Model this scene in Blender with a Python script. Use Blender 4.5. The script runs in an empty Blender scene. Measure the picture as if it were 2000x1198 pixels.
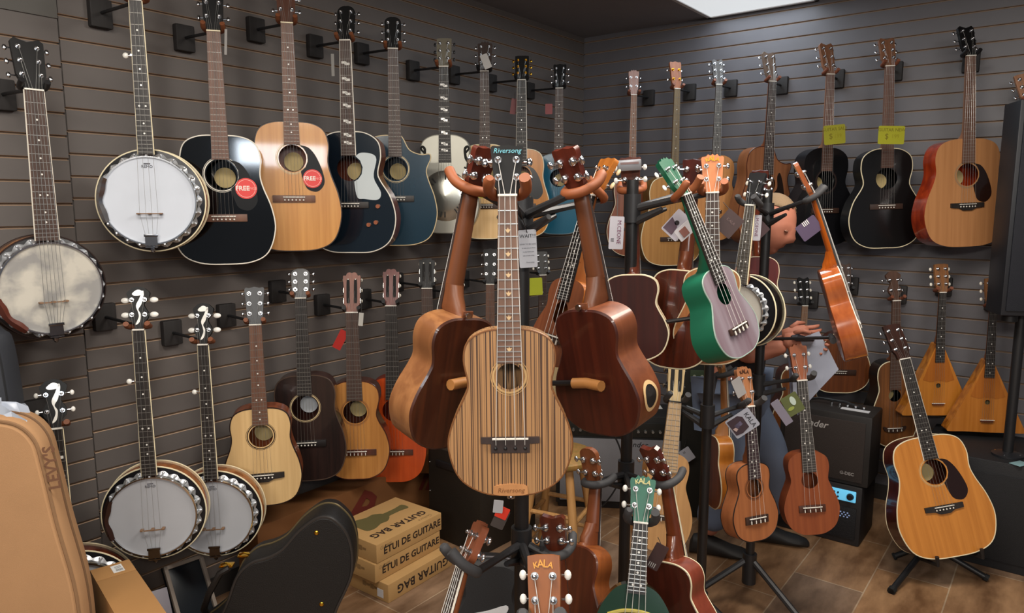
import bpy, bmesh, math, random
from mathutils import Vector, Matrix
from mathutils.geometry import tessellate_polygon
random.seed(7)
PI = math.pi
scene = bpy.context.scene
COL = scene.collection
# ------------------------------------------------------------ camera
FPX, PITCH, CAMZ = 1400.0, math.atan(199 / 1400), 1.55
cam_d = bpy.data.cameras.new('camera'); cam = bpy.data.objects.new('camera', cam_d); COL.objects.link(cam)
cam.location = (0, 0, CAMZ); cam.rotation_euler = (PI / 2 - PITCH, 0, 0)
cam_d.sensor_fit = 'HORIZONTAL'; cam_d.sensor_width = 36; cam_d.lens = 36 * FPX / 2000
cam_d.clip_start = 0.05
scene.camera = cam
scene.view_settings.view_transform = 'Standard'; scene.view_settings.look = 'None'
scene.view_settings.exposure = -0.1; scene.view_settings.gamma = 1.0
scene.view_settings.use_curve_mapping = False
# ------------------------------------------------------------ room axes
A0 = math.radians(37.9)
UL = Vector((math.sin(A0), math.cos(A0), 0))      # along the left wall, to the corner
UR = Vector((math.cos(A0), -math.sin(A0), 0))     # along the right wall, away from the corner
CORNER = Vector((0.465, 4.8, 0))
CEIL = 2.61
NL, NR = UR.copy(), -UL
# ------------------------------------------------------------ world and lights
w = bpy.data.worlds.new('world'); scene.world = w; w.use_nodes = True
w.node_tree.nodes['Background'].inputs[0].default_value = (0.80, 0.88, 1.0, 1)
w.node_tree.nodes['Background'].inputs[1].default_value = 0.13
def area(name, loc, aim, sx, sy, power, color):
    l = bpy.data.lights.new(name, 'AREA'); l.shape = 'RECTANGLE'; l.size = sx; l.size_y = sy
    l.energy = power; l.color = color
    o = bpy.data.objects.new(name, l); COL.objects.link(o); o.location = loc
    d = (Vector(aim) - Vector(loc)).normalized(); o.rotation_euler = d.to_track_quat('-Z', 'Y').to_euler()
    o['kind'] = 'helper'
    return o
WARM, COOL = (1.0, 0.925, 0.83), (0.80, 0.90, 1.0)
def rp(a, b, z=0.0):     # room point: a metres from the right wall, b metres from the left wall
    return CORNER + NR * a + NL * b + Vector((0, 0, z))
area('ceiling_lamp', (.95, 1.75, 2.58), (.95, 1.75, 0), 1.1, 0.55, 52, WARM)
area('ceiling_lamp', (-.55, .95, 2.58), (-.55, .95, 0), 1.1, 0.55, 40, WARM)
area('ceiling_lamp', (.9, -1.5, 2.58), (.6, 0.3, 0.8), 1.1, 0.55, 75, WARM)
area('ceiling_lamp', (-1.1, -1.6, 2.58), (-.7, 0.3, 0.8), 1.1, 0.55, 75, WARM)
area('shop_window', (.75, -2.8, 2.10), (.5, 0, 1.9), .95, .24, 17, COOL)
# ------------------------------------------------------------ pixel helpers
def ray(px, py):
    x = (px - 1000) / FPX; v = (599 - py) / FPX
    return Vector((x, math.cos(PITCH) + v * math.sin(PITCH), -math.sin(PITCH) + v * math.cos(PITCH)))
C0 = Vector((0, 0, CAMZ))
def P(px, py, Y):
    r = ray(px, py); return C0 + r * (Y / r.y)
def floor_at(px, py, z=0.0):
    r = ray(px, py); return C0 + r * ((z - CAMZ) / r.z)
def on_wall(px, py, side, off):
    n = NL if side == 'L' else NR
    r = ray(px, py); return C0 + r * ((CORNER + n * off - C0).dot(n) / r.dot(n)) if True else None
def proj(p):
    d = p - C0
    fw = d.y * math.cos(PITCH) - d.z * math.sin(PITCH); up = d.y * math.sin(PITCH) + d.z * math.cos(PITCH)
    return 1000 + FPX * d.x / fw, 599 - FPX * up / fw, fw
# ------------------------------------------------------------ materials
def lin(h):
    h = h.lstrip('#'); c = [int(h[i:i + 2], 16) / 255 for i in (0, 2, 4)]
    return tuple((v / 12.92 if v <= .04045 else ((v + .055) / 1.055) ** 2.4) for v in c) + (1,)
MC = {}
def mat(hexc, rough=.5, metal=0.0, coat=0.0, spec=.5, emit=0, bump=0, bscale=200, alpha=1):
    key = (hexc, rough, metal, coat, spec, emit, bump, bscale, alpha)
    if key in MC: return MC[key]
    m = bpy.data.materials.new('paint_' + hexc); m.use_nodes = True; nt = m.node_tree
    b = nt.nodes['Principled BSDF']
    b.inputs['Roughness'].default_value = rough
    b.inputs['Metallic'].default_value = metal; b.inputs['Coat Weight'].default_value = coat
    b.inputs['Coat Roughness'].default_value = .06
    b.inputs['Specular IOR Level'].default_value = spec
    if emit:
        b.inputs['Emission Color'].default_value = lin(hexc); b.inputs['Emission Strength'].default_value = emit
    if alpha < 1: b.inputs['Alpha'].default_value = alpha
    tc = nt.nodes.new('ShaderNodeTexCoord'); n = nt.nodes.new('ShaderNodeTexNoise'); n.inputs['Scale'].default_value = 9
    n.inputs['Detail'].default_value = 3
    nt.links.new(tc.outputs['Object'], n.inputs['Vector'])
    r = nt.nodes.new('ShaderNodeValToRGB'); c = lin(hexc)
    r.color_ramp.elements[0].position = .3; r.color_ramp.elements[1].position = .7
    r.color_ramp.elements[0].color = tuple(v * .93 for v in c[:3]) + (1,); r.color_ramp.elements[1].color = c
    nt.links.new(n.outputs['Fac'], r.inputs[0]); nt.links.new(r.outputs[0], b.inputs['Base Color'])
    if bump:
        n2 = nt.nodes.new('ShaderNodeTexNoise'); n2.inputs['Scale'].default_value = bscale
        nt.links.new(tc.outputs['Object'], n2.inputs['Vector'])
        bp = nt.nodes.new('ShaderNodeBump'); bp.inputs['Strength'].default_value = bump; bp.inputs['Distance'].default_value = .002
        nt.links.new(n2.outputs['Fac'], bp.inputs['Height']); nt.links.new(bp.outputs[0], b.inputs['Normal'])
    MC[key] = m; return m
def wood(c1, c2, rough=.4, coat=0.0, sx=60, sz=2.0, lo=.35, hi=.65, spec=.5):
    key = ('w', c1, c2, rough, coat, sx, sz, lo, hi)
    if key in MC: return MC[key]
    m = bpy.data.materials.new('wood_' + c1); m.use_nodes = True; nt = m.node_tree; b = nt.nodes['Principled BSDF']
    b.inputs['Roughness'].default_value = rough; b.inputs['Coat Weight'].default_value = coat
    b.inputs['Coat Roughness'].default_value = .05; b.inputs['Specular IOR Level'].default_value = spec
    tc = nt.nodes.new('ShaderNodeTexCoord'); mp = nt.nodes.new('ShaderNodeMapping')
    mp.inputs['Scale'].default_value = (sx, sx * .6, sz)
    n = nt.nodes.new('ShaderNodeTexNoise'); n.inputs['Scale'].default_value = 1.0; n.inputs['Detail'].default_value = 4
    n.inputs['Distortion'].default_value = .3
    r = nt.nodes.new('ShaderNodeValToRGB')
    r.color_ramp.elements[0].position = lo; r.color_ramp.elements[1].position = hi
    r.color_ramp.elements[0].color = lin(c1); r.color_ramp.elements[1].color = lin(c2)
    nt.links.new(tc.outputs['Object'], mp.inputs[0]); nt.links.new(mp.outputs[0], n.inputs['Vector'])
    nt.links.new(n.outputs['Fac'], r.inputs[0]); nt.links.new(r.outputs[0], b.inputs['Base Color'])
    MC[key] = m; return m
CHROME = mat('#d8dade', .18, 1.0)
GOLD = mat('#d8a83c', .25, 1.0)
BLACKM = mat('#1a1a1c', .45, .0)
RUBBER = mat('#3c3c3e', .7)
ORUB = mat('#8c4c27', .6)
WHITE = mat('#e8e4da', .35)
PEARL = mat('#e9e7e0', .25, coat=.5)
STEEL = mat('#c9c9c6', .3, .8)
# ------------------------------------------------------------ mesh builder
class MB:
    def __init__(s): s.v = []; s.f = []; s.m = []
    def add(s, vs, fs, mi=0, M=None):
        o = len(s.v)
        s.v += [tuple(M @ Vector(p)) if M else tuple(p) for p in vs]
        s.f += [tuple(i + o for i in f) for f in fs]; s.m += [mi] * len(fs)
        return s
    def box(s, c, d, mi=0, M=None, b=0.0):
        x, y, z = d[0] / 2, d[1] / 2, d[2] / 2
        if b <= 0:
            vs = [(c[0] + i * x, c[1] + j * y, c[2] + k * z) for i in (-1, 1) for j in (-1, 1) for k in (-1, 1)]
            return s.add(vs, [(0, 1, 3, 2), (4, 6, 7, 5), (0, 4, 5, 1), (2, 3, 7, 6), (0, 2, 6, 4), (1, 5, 7, 3)], mi, M)
        bm = bmesh.new(); bmesh.ops.create_cube(bm, size=1)
        bmesh.ops.scale(bm, vec=d, verts=bm.verts)
        bmesh.ops.bevel(bm, geom=list(bm.edges), offset=min(b, min(d) * .45), segments=2, affect='EDGES', profile=.6)
        bm.verts.index_update()
        s.add([tuple(v.co + Vector(c)) for v in bm.verts], [[v.index for v in f.verts] for f in bm.faces], mi, M); bm.free()
        return s
    def prism(s, pts, y0, y1, mi=0, M=None, cap=True):   # pts (x,z), counter-clockwise seen from -y
        n = len(pts)
        vs = [(x, y0, z) for x, z in pts] + [(x, y1, z) for x, z in pts]
        fs = [(i, i + n, (i + 1) % n + n, (i + 1) % n) for i in range(n)]
        if cap:
            for t in tessellate_polygon([[Vector((x, z, 0)) for x, z in pts]]):
                fs.append(tuple(t)); fs.append(tuple(i + n for i in reversed(t)))
        return s.add(vs, fs, mi, M)
    def plate(s, pts, holes, y, mi=0, M=None):
        loops = [[Vector((x, z, 0)) for x, z in pts]] + [[Vector((x, z, 0)) for x, z in h] for h in holes]
        fl = [q for l in loops for q in l]
        vs = [(q.x, y, q.y) for q in fl]; fs = []
        for t in tessellate_polygon(loops):
            a, b, c = [fl[i] for i in t]
            fs.append(tuple(t) if (b - a).cross(c - a).z > 0 else tuple(reversed(t)))
        return s.add(vs, fs, mi, M)
    def tube(s, pts, r, n=8, mi=0, M=None, closed=False, cap=True):
        pts = [Vector(p) for p in pts]; L = len(pts); rr = r if isinstance(r, (list, tuple)) else [r] * L
        vs = []; fs = []; prev = None
        for i, p in enumerate(pts):
            if closed: t = (pts[(i + 1) % L] - pts[i - 1]).normalized()
            else: t = (pts[min(i + 1, L - 1)] - pts[max(i - 1, 0)]).normalized()
            if prev is None:
                a = Vector((0, 1, 0)) if abs(t.y) < .9 else Vector((1, 0, 0))
                u = t.cross(a).normalized()
            else:
                u = prev - t * prev.dot(t); u = u.normalized() if u.length > 1e-6 else t.orthogonal().normalized()
            prev = u; v = t.cross(u)
            vs += [tuple(p + (u * math.cos(2 * PI * k / n) + v * math.sin(2 * PI * k / n)) * rr[i]) for k in range(n)]
        for i in range(L if closed else L - 1):
            j = (i + 1) % L
            fs += [(i * n + k, i * n + (k + 1) % n, j * n + (k + 1) % n, j * n + k) for k in range(n)]
        if cap and not closed:
            fs.append(tuple(reversed(range(n)))); fs.append(tuple((L - 1) * n + k for k in range(n)))
        return s.add(vs, fs, mi, M)
    def cyl(s, a, b, r, n=16, mi=0, M=None, r2=None): return s.tube([a, b], [r, r if r2 is None else r2], n, mi, M)
    def ell(s, c, d, mi=0, M=None, n=12, m=8):
        vs = [(c[0], c[1], c[2] - d[2])]
        for i in range(1, m):
            th = PI * i / m
            vs += [(c[0] + d[0] * math.sin(th) * math.cos(2 * PI * k / n), c[1] + d[1] * math.sin(th) * math.sin(2 * PI * k / n), c[2] - d[2] * math.cos(th)) for k in range(n)]
        vs.append((c[0], c[1], c[2] + d[2])); fs = []
        for k in range(n):
            fs.append((0, 1 + (k + 1) % n, 1 + k))
            for i in range(m - 2):
                a = 1 + i * n + k; b = 1 + i * n + (k + 1) % n
                fs.append((a, b, b + n, a + n))
            fs.append((1 + (m - 2) * n + k, 1 + (m - 2) * n + (k + 1) % n, len(vs) - 1))
        return s.add(vs, fs, mi, M)
    def loft(s, rings, mi=0, M=None, closed=True, cap=True):
        n = len(rings[0]); vs = [p for r in rings for p in r]; fs = []
        for i in range(len(rings) - 1):
            for k in range(n if closed else n - 1):
                a = i * n + k; b = i * n + (k + 1) % n
                fs.append((a, b, b + n, a + n))
        if cap: fs.append(tuple(reversed(range(n)))); fs.append(tuple((len(rings) - 1) * n + k for k in range(n)))
        return s.add(vs, fs, mi, M)
    def lathe(s, prof, n=32, mi=0, M=None, axis='z'):     # prof (r, h)
        rings = []
        for r, h in prof:
            if axis == 'z': rings.append([(r * math.cos(2 * PI * k / n), r * math.sin(2 * PI * k / n), h) for k in range(n)])
            else: rings.append([(r * math.cos(2 * PI * k / n), h, r * math.sin(2 * PI * k / n)) for k in range(n)])
        return s.loft(rings, mi, M, cap=False)
    def build(s, name, mats, parent=None, flat=False, fix=True):
        me = bpy.data.meshes.new(name); me.from_pydata(s.v, [], s.f)
        for m in (mats if isinstance(mats, (list, tuple)) else [mats]): me.materials.append(m)
        me.polygons.foreach_set('material_index', s.m)
        if fix:
            bm = bmesh.new(); bm.from_mesh(me); bmesh.ops.recalc_face_normals(bm, faces=bm.faces); bm.to_mesh(me); bm.free()
        if not flat:
            me.polygons.foreach_set('use_smooth', [True] * len(me.polygons)); me.set_sharp_from_angle(angle=.7)
        me.update()
        o = bpy.data.objects.new(name, me); COL.objects.link(o)
        if parent: o.parent = parent
        return o
def empty(name, M, label, cat, group=None):
    o = bpy.data.objects.new(name, None); COL.objects.link(o); o.empty_display_size = .05
    o.matrix_world = M if isinstance(M, Matrix) else Matrix.Translation(M)
    o['label'] = label; o['category'] = cat
    if group: o['group'] = group
    return o
def tag(o, label, cat, group=None):
    o['label'] = label; o['category'] = cat
    if group: o['group'] = group
    return o
def struct(o): o['kind'] = 'structure'; return o
def frame(o, z, f):       # axes: z up, front (-y) towards f
    z = z.normalized(); f = (f - z * f.dot(z)).normalized(); x = z.cross(f)
    M = Matrix((x, -f, z)).transposed().to_4x4(); M.translation = o; return M
def text(body, name, size, M, m, parent=None, extr=.0004, bold=0.0, shear=0.0, align='CENTER', space=1.0):
    cu = bpy.data.curves.new('lettering', 'FONT'); cu.body = body; cu.size = size; cu.extrude = extr; cu.offset = bold
    cu.shear = shear; cu.align_x = align; cu.align_y = 'CENTER'; cu.space_character = space
    cu.resolution_u = 2
    t = bpy.data.objects.new('lettering', cu); COL.objects.link(t)
    dg = bpy.context.evaluated_depsgraph_get(); me = bpy.data.meshes.new_from_object(t.evaluated_get(dg))
    bpy.data.objects.remove(t)
    # text lies in xy facing +z: turn it upright facing -y
    me.transform(M @ Matrix.Rotation(PI / 2, 4, 'X')); me.materials.clear(); me.materials.append(m)
    me.name = name
    o = bpy.data.objects.new(name, me); COL.objects.link(o)
    if parent: o.parent = parent
    return o
def spline(ctrl, n=6, closed=True):
    out = []; L = len(ctrl)
    for i in range(L if closed else L - 1):
        g = lambda k: ctrl[k % L] if closed else ctrl[max(0, min(L - 1, k))]
        p0, p1, p2, p3 = g(i - 1), g(i), g(i + 1), g(i + 2)
        for j in range(n):
            t = j / n
            out.append(tuple(.5 * (2 * b + (c - a) * t + (2 * a - 5 * b + 4 * c - d) * t * t + (3 * b - a - 3 * c + d) * t ** 3) for a, b, c, d in zip(p0, p1, p2, p3)))
    if not closed: out.append(tuple(ctrl[-1]))
    return out
T_, R_ = Matrix.Translation, Matrix.Rotation
# ------------------------------------------------------------ the room
PITCHW = .0718
MDF = mat('#5e5855', .55); LIP = mat('#b0947c', .6); GROOVE = mat('#8a7460', .7)
MDFR = mat('#5e5c60', .5); LIPR = mat('#a08a7a', .6)
def slat_wall(name, u0, u1, side, phase, top, bot=0.08, mats=None, lift=0.0):
    U = UL if side == 'L' else UR; N = NL if side == 'L' else NR
    mb = MB(); prof = []; z = phase
    while z - PITCHW > bot: z -= PITCHW
    prof.append((0, bot, 0)); 
    while z < top - .02:
        # groove centred on z: raw lips above and below, dark back
        prof += [(0, z - .0045, 1), (-.003, z - .003, 2), (-.012, z - .003, 2), (-.012, z + .003, 2), (-.003, z + .003, 1), (0, z + .0045, 0)]
        z += PITCHW
    prof.append((0, top, 0))
    base = CORNER + (-U * 0)
    vs = []; 
    for d, z, m in prof:
        for u in (u0, u1):
            p = base + (UL * -u if side == 'L' else UR * u) + N * (d + lift); vs.append((p.x, p.y, z))
    for i in range(len(prof) - 1):
        mb.add([vs[2 * i], vs[2 * i + 1], vs[2 * i + 3], vs[2 * i + 2]], [(0, 1, 2, 3)], prof[i][2])
    o = mb.build(name, mats, flat=True, fix=False); return struct(o)
# left wall: seam seen at about x=150 in the photograph
su = (CORNER - on_wall(140, 345, 'L', 0)).dot(UL)
slat_wall('wall_left', 0, su, 'L', 2.144, CEIL, mats=[MDF, LIP, GROOVE])
slat_wall('wall_left', su + .004, 5.6, 'L', 2.144 - .018, 2.13, mats=[MDF, LIP, GROOVE])
mb = MB()
def wbox(mb, side, u0, u1, d0, d1, z0, z1, mi=0):
    U = -UL if side == 'L' else UR; N = NL if side == 'L' else NR
    vs = [tuple(CORNER + U * u + N * d + Vector((0, 0, z))) for u in (u0, u1) for d in (d0, d1) for z in (z0, z1)]
    return mb.add(vs, [(0, 1, 3, 2), (4, 6, 7, 5), (0, 4, 5, 1), (2, 3, 7, 6), (0, 2, 6, 4), (1, 5, 7, 3)], mi)
struct(wbox(MB(), 'L', su + .004, 5.6, -.08, .006, 2.13, CEIL).build('wall_left', mat('#55534f', .6), flat=True))
slat_wall('wall_right', 0, 4.3, 'R', 2.5075, CEIL, mats=[MDFR, LIPR, GROOVE])
struct(wbox(MB(), 'L', -.02, 5.6, -.10, -.013, 0, CEIL).build('wall_left', MDF, flat=True))
struct(wbox(MB(), 'R', -.02, 4.3, -.10, -.013, 0, CEIL).build('wall_right', MDFR, flat=True))
struct(wbox(MB(), 'L', 0, 5.6, 0, .012, 0, .08).build('baseboard_left', mat('#2c2927', .5), flat=True))
struct(wbox(MB(), 'R', 0, 4.3, 0, .012, 0, .08).build('baseboard_right', mat('#2c2927', .5), flat=True))
# ceiling
def room_quad(name, a0, a1, b0, b1, z0, z1, m):
    mb = MB(); vs = [tuple(rp(a, b, z)) for a in (a0, a1) for b in (b0, b1) for z in (z0, z1)]
    mb.add(vs, [(0, 1, 3, 2), (4, 6, 7, 5), (0, 4, 5, 1), (2, 3, 7, 6), (0, 2, 6, 4), (1, 5, 7, 3)]); return mb.build(name, m, flat=True)
struct(room_quad('ceiling', -.1, 8, -.1, 7, CEIL, CEIL + .05, mat('#8a8b90', .8, bump=.3, bscale=90)))
# ceiling light seen in the photo
def ceiling_light(a, b, label, e):
    r = empty('ceiling_light', rp(a, b, CEIL), label, 'ceiling light', 'ceiling light panels')
    r.matrix_world = T_(rp(a, b, CEIL - .002)) @ R_(-A0, 4, 'Z')
    L, W, t = 1.2, .6, .02
    mb = MB()
    for s in (-1, 1):
        mb.box((s * (W / 2 - t / 2), 0, -.006), (t, L, .012)); mb.box((0, s * (L / 2 - t / 2), -.006), (W, t, .012))
    mb.build('frame', mat('#cfcfcf', .5), r)
    MB().box((0, 0, -.004), (W - 2 * t, L - 2 * t, .006)).build('diffuser', mat('#e6ebee', .6, emit=e), r)
pa = floor_at(1395, 33, CEIL)
ceiling_light(.62, (pa - CORNER).dot(UR) + .28, 'white rectangular light panel in the ceiling against the right wall', .85)
lb = bpy.data.lights.new('panel_lamp', 'AREA'); lb.shape = 'RECTANGLE'; lb.size = .55; lb.size_y = 1.15; lb.energy = 9; lb.color = COOL
lo_ = bpy.data.objects.new('panel_lamp', lb); COL.objects.link(lo_); lo_.matrix_world = T_(rp(.62, (pa - CORNER).dot(UR) + .28, CEIL - .02)) @ R_(-A0, 4, 'Z'); lo_['kind'] = 'helper'
# floor: stone-look planks with thin grout
m = bpy.data.materials.new('floor_tile'); m.use_nodes = True; nt = m.node_tree; b = nt.nodes['Principled BSDF']
tc = nt.nodes.new('ShaderNodeTexCoord'); mp = nt.nodes.new('ShaderNodeMapping'); mp.inputs['Rotation'].default_value = (0, 0, A0 + PI / 2)
nt.links.new(tc.outputs['Object'], mp.inputs[0])
br = nt.nodes.new('ShaderNodeTexBrick'); br.inputs['Scale'].default_value = 1.0; br.inputs['Brick Width'].default_value = .5
br.inputs['Row Height'].default_value = .27; br.inputs['Mortar Size'].default_value = .003; br.inputs['Mortar Smooth'].default_value = .3
br.inputs['Color1'].default_value = lin('#b08c68'); br.inputs['Color2'].default_value = lin('#948070'); br.inputs['Mortar'].default_value = lin('#c4b29c')
br.inputs['Bias'].default_value = -.1
nt.links.new(mp.outputs[0], br.inputs['Vector'])
n = nt.nodes.new('ShaderNodeTexNoise'); n.inputs['Scale'].default_value = 3.5; n.inputs['Detail'].default_value = 7; n.inputs['Roughness'].default_value = .6
mp2 = nt.nodes.new('ShaderNodeMapping'); mp2.inputs['Scale'].default_value = (1, 2.6, 1)
nt.links.new(mp.outputs[0], mp2.inputs[0]); nt.links.new(mp2.outputs[0], n.inputs['Vector'])
r = nt.nodes.new('ShaderNodeValToRGB'); r.color_ramp.elements[0].position = .35; r.color_ramp.elements[1].position = .7
r.color_ramp.elements[0].color = lin('#8f7a66'); r.color_ramp.elements[1].color = lin('#fff4e6')
nt.links.new(n.outputs['Fac'], r.inputs[0])
mx = nt.nodes.new('ShaderNodeMix'); mx.data_type = 'RGBA'; mx.blend_type = 'MULTIPLY'; mx.inputs[0].default_value = .9
nt.links.new(br.outputs['Color'], mx.inputs[6]); nt.links.new(r.outputs[0], mx.inputs[7]); nt.links.new(mx.outputs[2], b.inputs['Base Color'])
b.inputs['Roughness'].default_value = .42
bp = nt.nodes.new('ShaderNodeBump'); bp.inputs['Strength'].default_value = .35; bp.inputs['Distance'].default_value = .003
nt.links.new(br.outputs['Fac'], bp.inputs['Height']); bp.invert = True; nt.links.new(bp.outputs[0], b.inputs['Normal'])
struct(room_quad('floor', -.1, 8, -.1, 7, -.05, 0, m))
# ------------------------------------------------------------ instruments
SH = {  # right half, from the bottom centre to the top centre: x in half-widths, z in body lengths
 'dread': [(0, 0), (.5, .014), (.84, .09), (1, .27), (.95, .44), (.80, .60), (.745, .70), (.77, .83), (.67, .94), (.40, .992), (0, 1)],
 'jumbo': [(0, 0), (.5, .012), (.86, .1), (1, .28), (.9, .46), (.68, .60), (.63, .67), (.70, .80), (.64, .92), (.36, .99), (0, 1)],
 'class': [(0, 0), (.46, .014), (.83, .1), (1, .28), (.92, .45), (.69, .60), (.64, .68), (.73, .82), (.66, .93), (.38, .99), (0, 1)],
 'uke':   [(0, 0), (.44, .016), (.83, .11), (1, .29), (.93, .44), (.73, .60), (.67, .68), (.735, .82), (.66, .93), (.38, .99), (0, 1)],
 'pear':  [(0, 0), (.5, .02), (.88, .14), (1, .34), (.92, .55), (.70, .75), (.48, .89), (.3, .97), (0, 1)],
 'bala':  [(0, 0), (.5, .004), (.93, .0), (1, .02), (.96, .07), (.62, .42), (.3, .76), (.14, .93), (.09, .99), (0, 1)],
 'oval':  [(0, 0), (.5, .03), (.88, .16), (1, .38), (.93, .6), (.7, .82), (.42, .95), (0, 1)],
 'cut':   [(0, 0), (.5, .014), (.84, .09), (1, .27), (.95, .44), (.80, .60), (.755, .69), (.86, .79), (.83, .835), (.62, .83), (.35, .87), (.2, .97), (.12, 1), (0, 1)],
}
def outline(shape, W, L, cut=None, n=5):
    def half(k):
        c = SH[k]; ext = [(-c[1][0], c[1][1])] + c + [(-c[-2][0], c[-2][1])]
        pts = spline(ext, n, closed=False)
        return [q for q in pts[n:-n]][: (len(c) - 1) * n + 1]
    rgt = half('cut' if cut == 'R' else shape); lft = half('cut' if cut == 'L' else shape)
    pts = [(x * W / 2, z * L) for x, z in rgt] + [(-x * W / 2, z * L) for x, z in reversed(lft[1:-1])]
    return pts            # counter-clockwise seen from the front
def shrink(pts, d):       # inward offset
    n = len(pts); out = []
    for i in range(n):
        a = Vector(pts[i - 1]); b = Vector(pts[(i + 1) % n]); t = (b - a).normalized() if (b - a).length > 1e-9 else Vector((1, 0))
        nrm = Vector((-t.y, t.x)); out.append((pts[i][0] + nrm.x * d, pts[i][1] + nrm.y * d))
    return out
def circ(cx, cz, r, n=36, rz=None, a0=0): return [(cx + r * math.cos(a0 + 2 * PI * k / n), cz + (rz or r) * math.sin(a0 + 2 * PI * k / n)) for k in range(n)]
HS = {  # headstock half outlines: x in half-widths, z in head lengths, bottom (nut) to top
 'flare': [(.62, 0), (.66, .12), (.82, .22), (.9, .6), (1, .95), (.5, .97), (0, 1)],
 'crown': [(.60, 0), (.66, .14), (.86, .26), (.92, .6), (1, .9), (.6, .93), (.42, .99), (.2, .96), (0, 1)],
 'round': [(.62, 0), (.66, .14), (.9, .26), (.95, .6), (.95, .85), (.7, .95), (.3, 1), (0, 1)],
 'square': [(.72, 0), (.76, .15), (.95, .24), (1, .6), (1, .98), (.5, 1), (0, 1)],
 'dip': [(.62, 0), (.7, .15), (.9, .28), (.95, .6), (1, .93), (.75, 1), (.4, .965), (0, .93)],
 'fiddle': [(.34, 0), (.4, .12), (.8, .25), (.85, .38), (.55, .52), (.5, .6), (.85, .72), (1, .85), (.7, .93), (.5, .97), (0, 1)],
 'class': [(.62, 0), (.7, .15), (.9, .22), (.92, .6), (1, .9), (.7, .92), (.5, .99), (.2, 1), (0, .985)],
}
INFO = {}
def solve_t(A, B, px=None, py=None):
    lo, hi = -1.5, 2.5
    def g(t):
        q = proj(A.lerp(B, t)); return (q[0] - px) if px is not None else (q[1] - py)
    sg = g(hi) - g(lo)
    for _ in range(50):
        mid = (lo + hi) / 2
        if g(mid) * sg < 0: lo = mid
        else: hi = mid
    return (lo + hi) / 2
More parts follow.
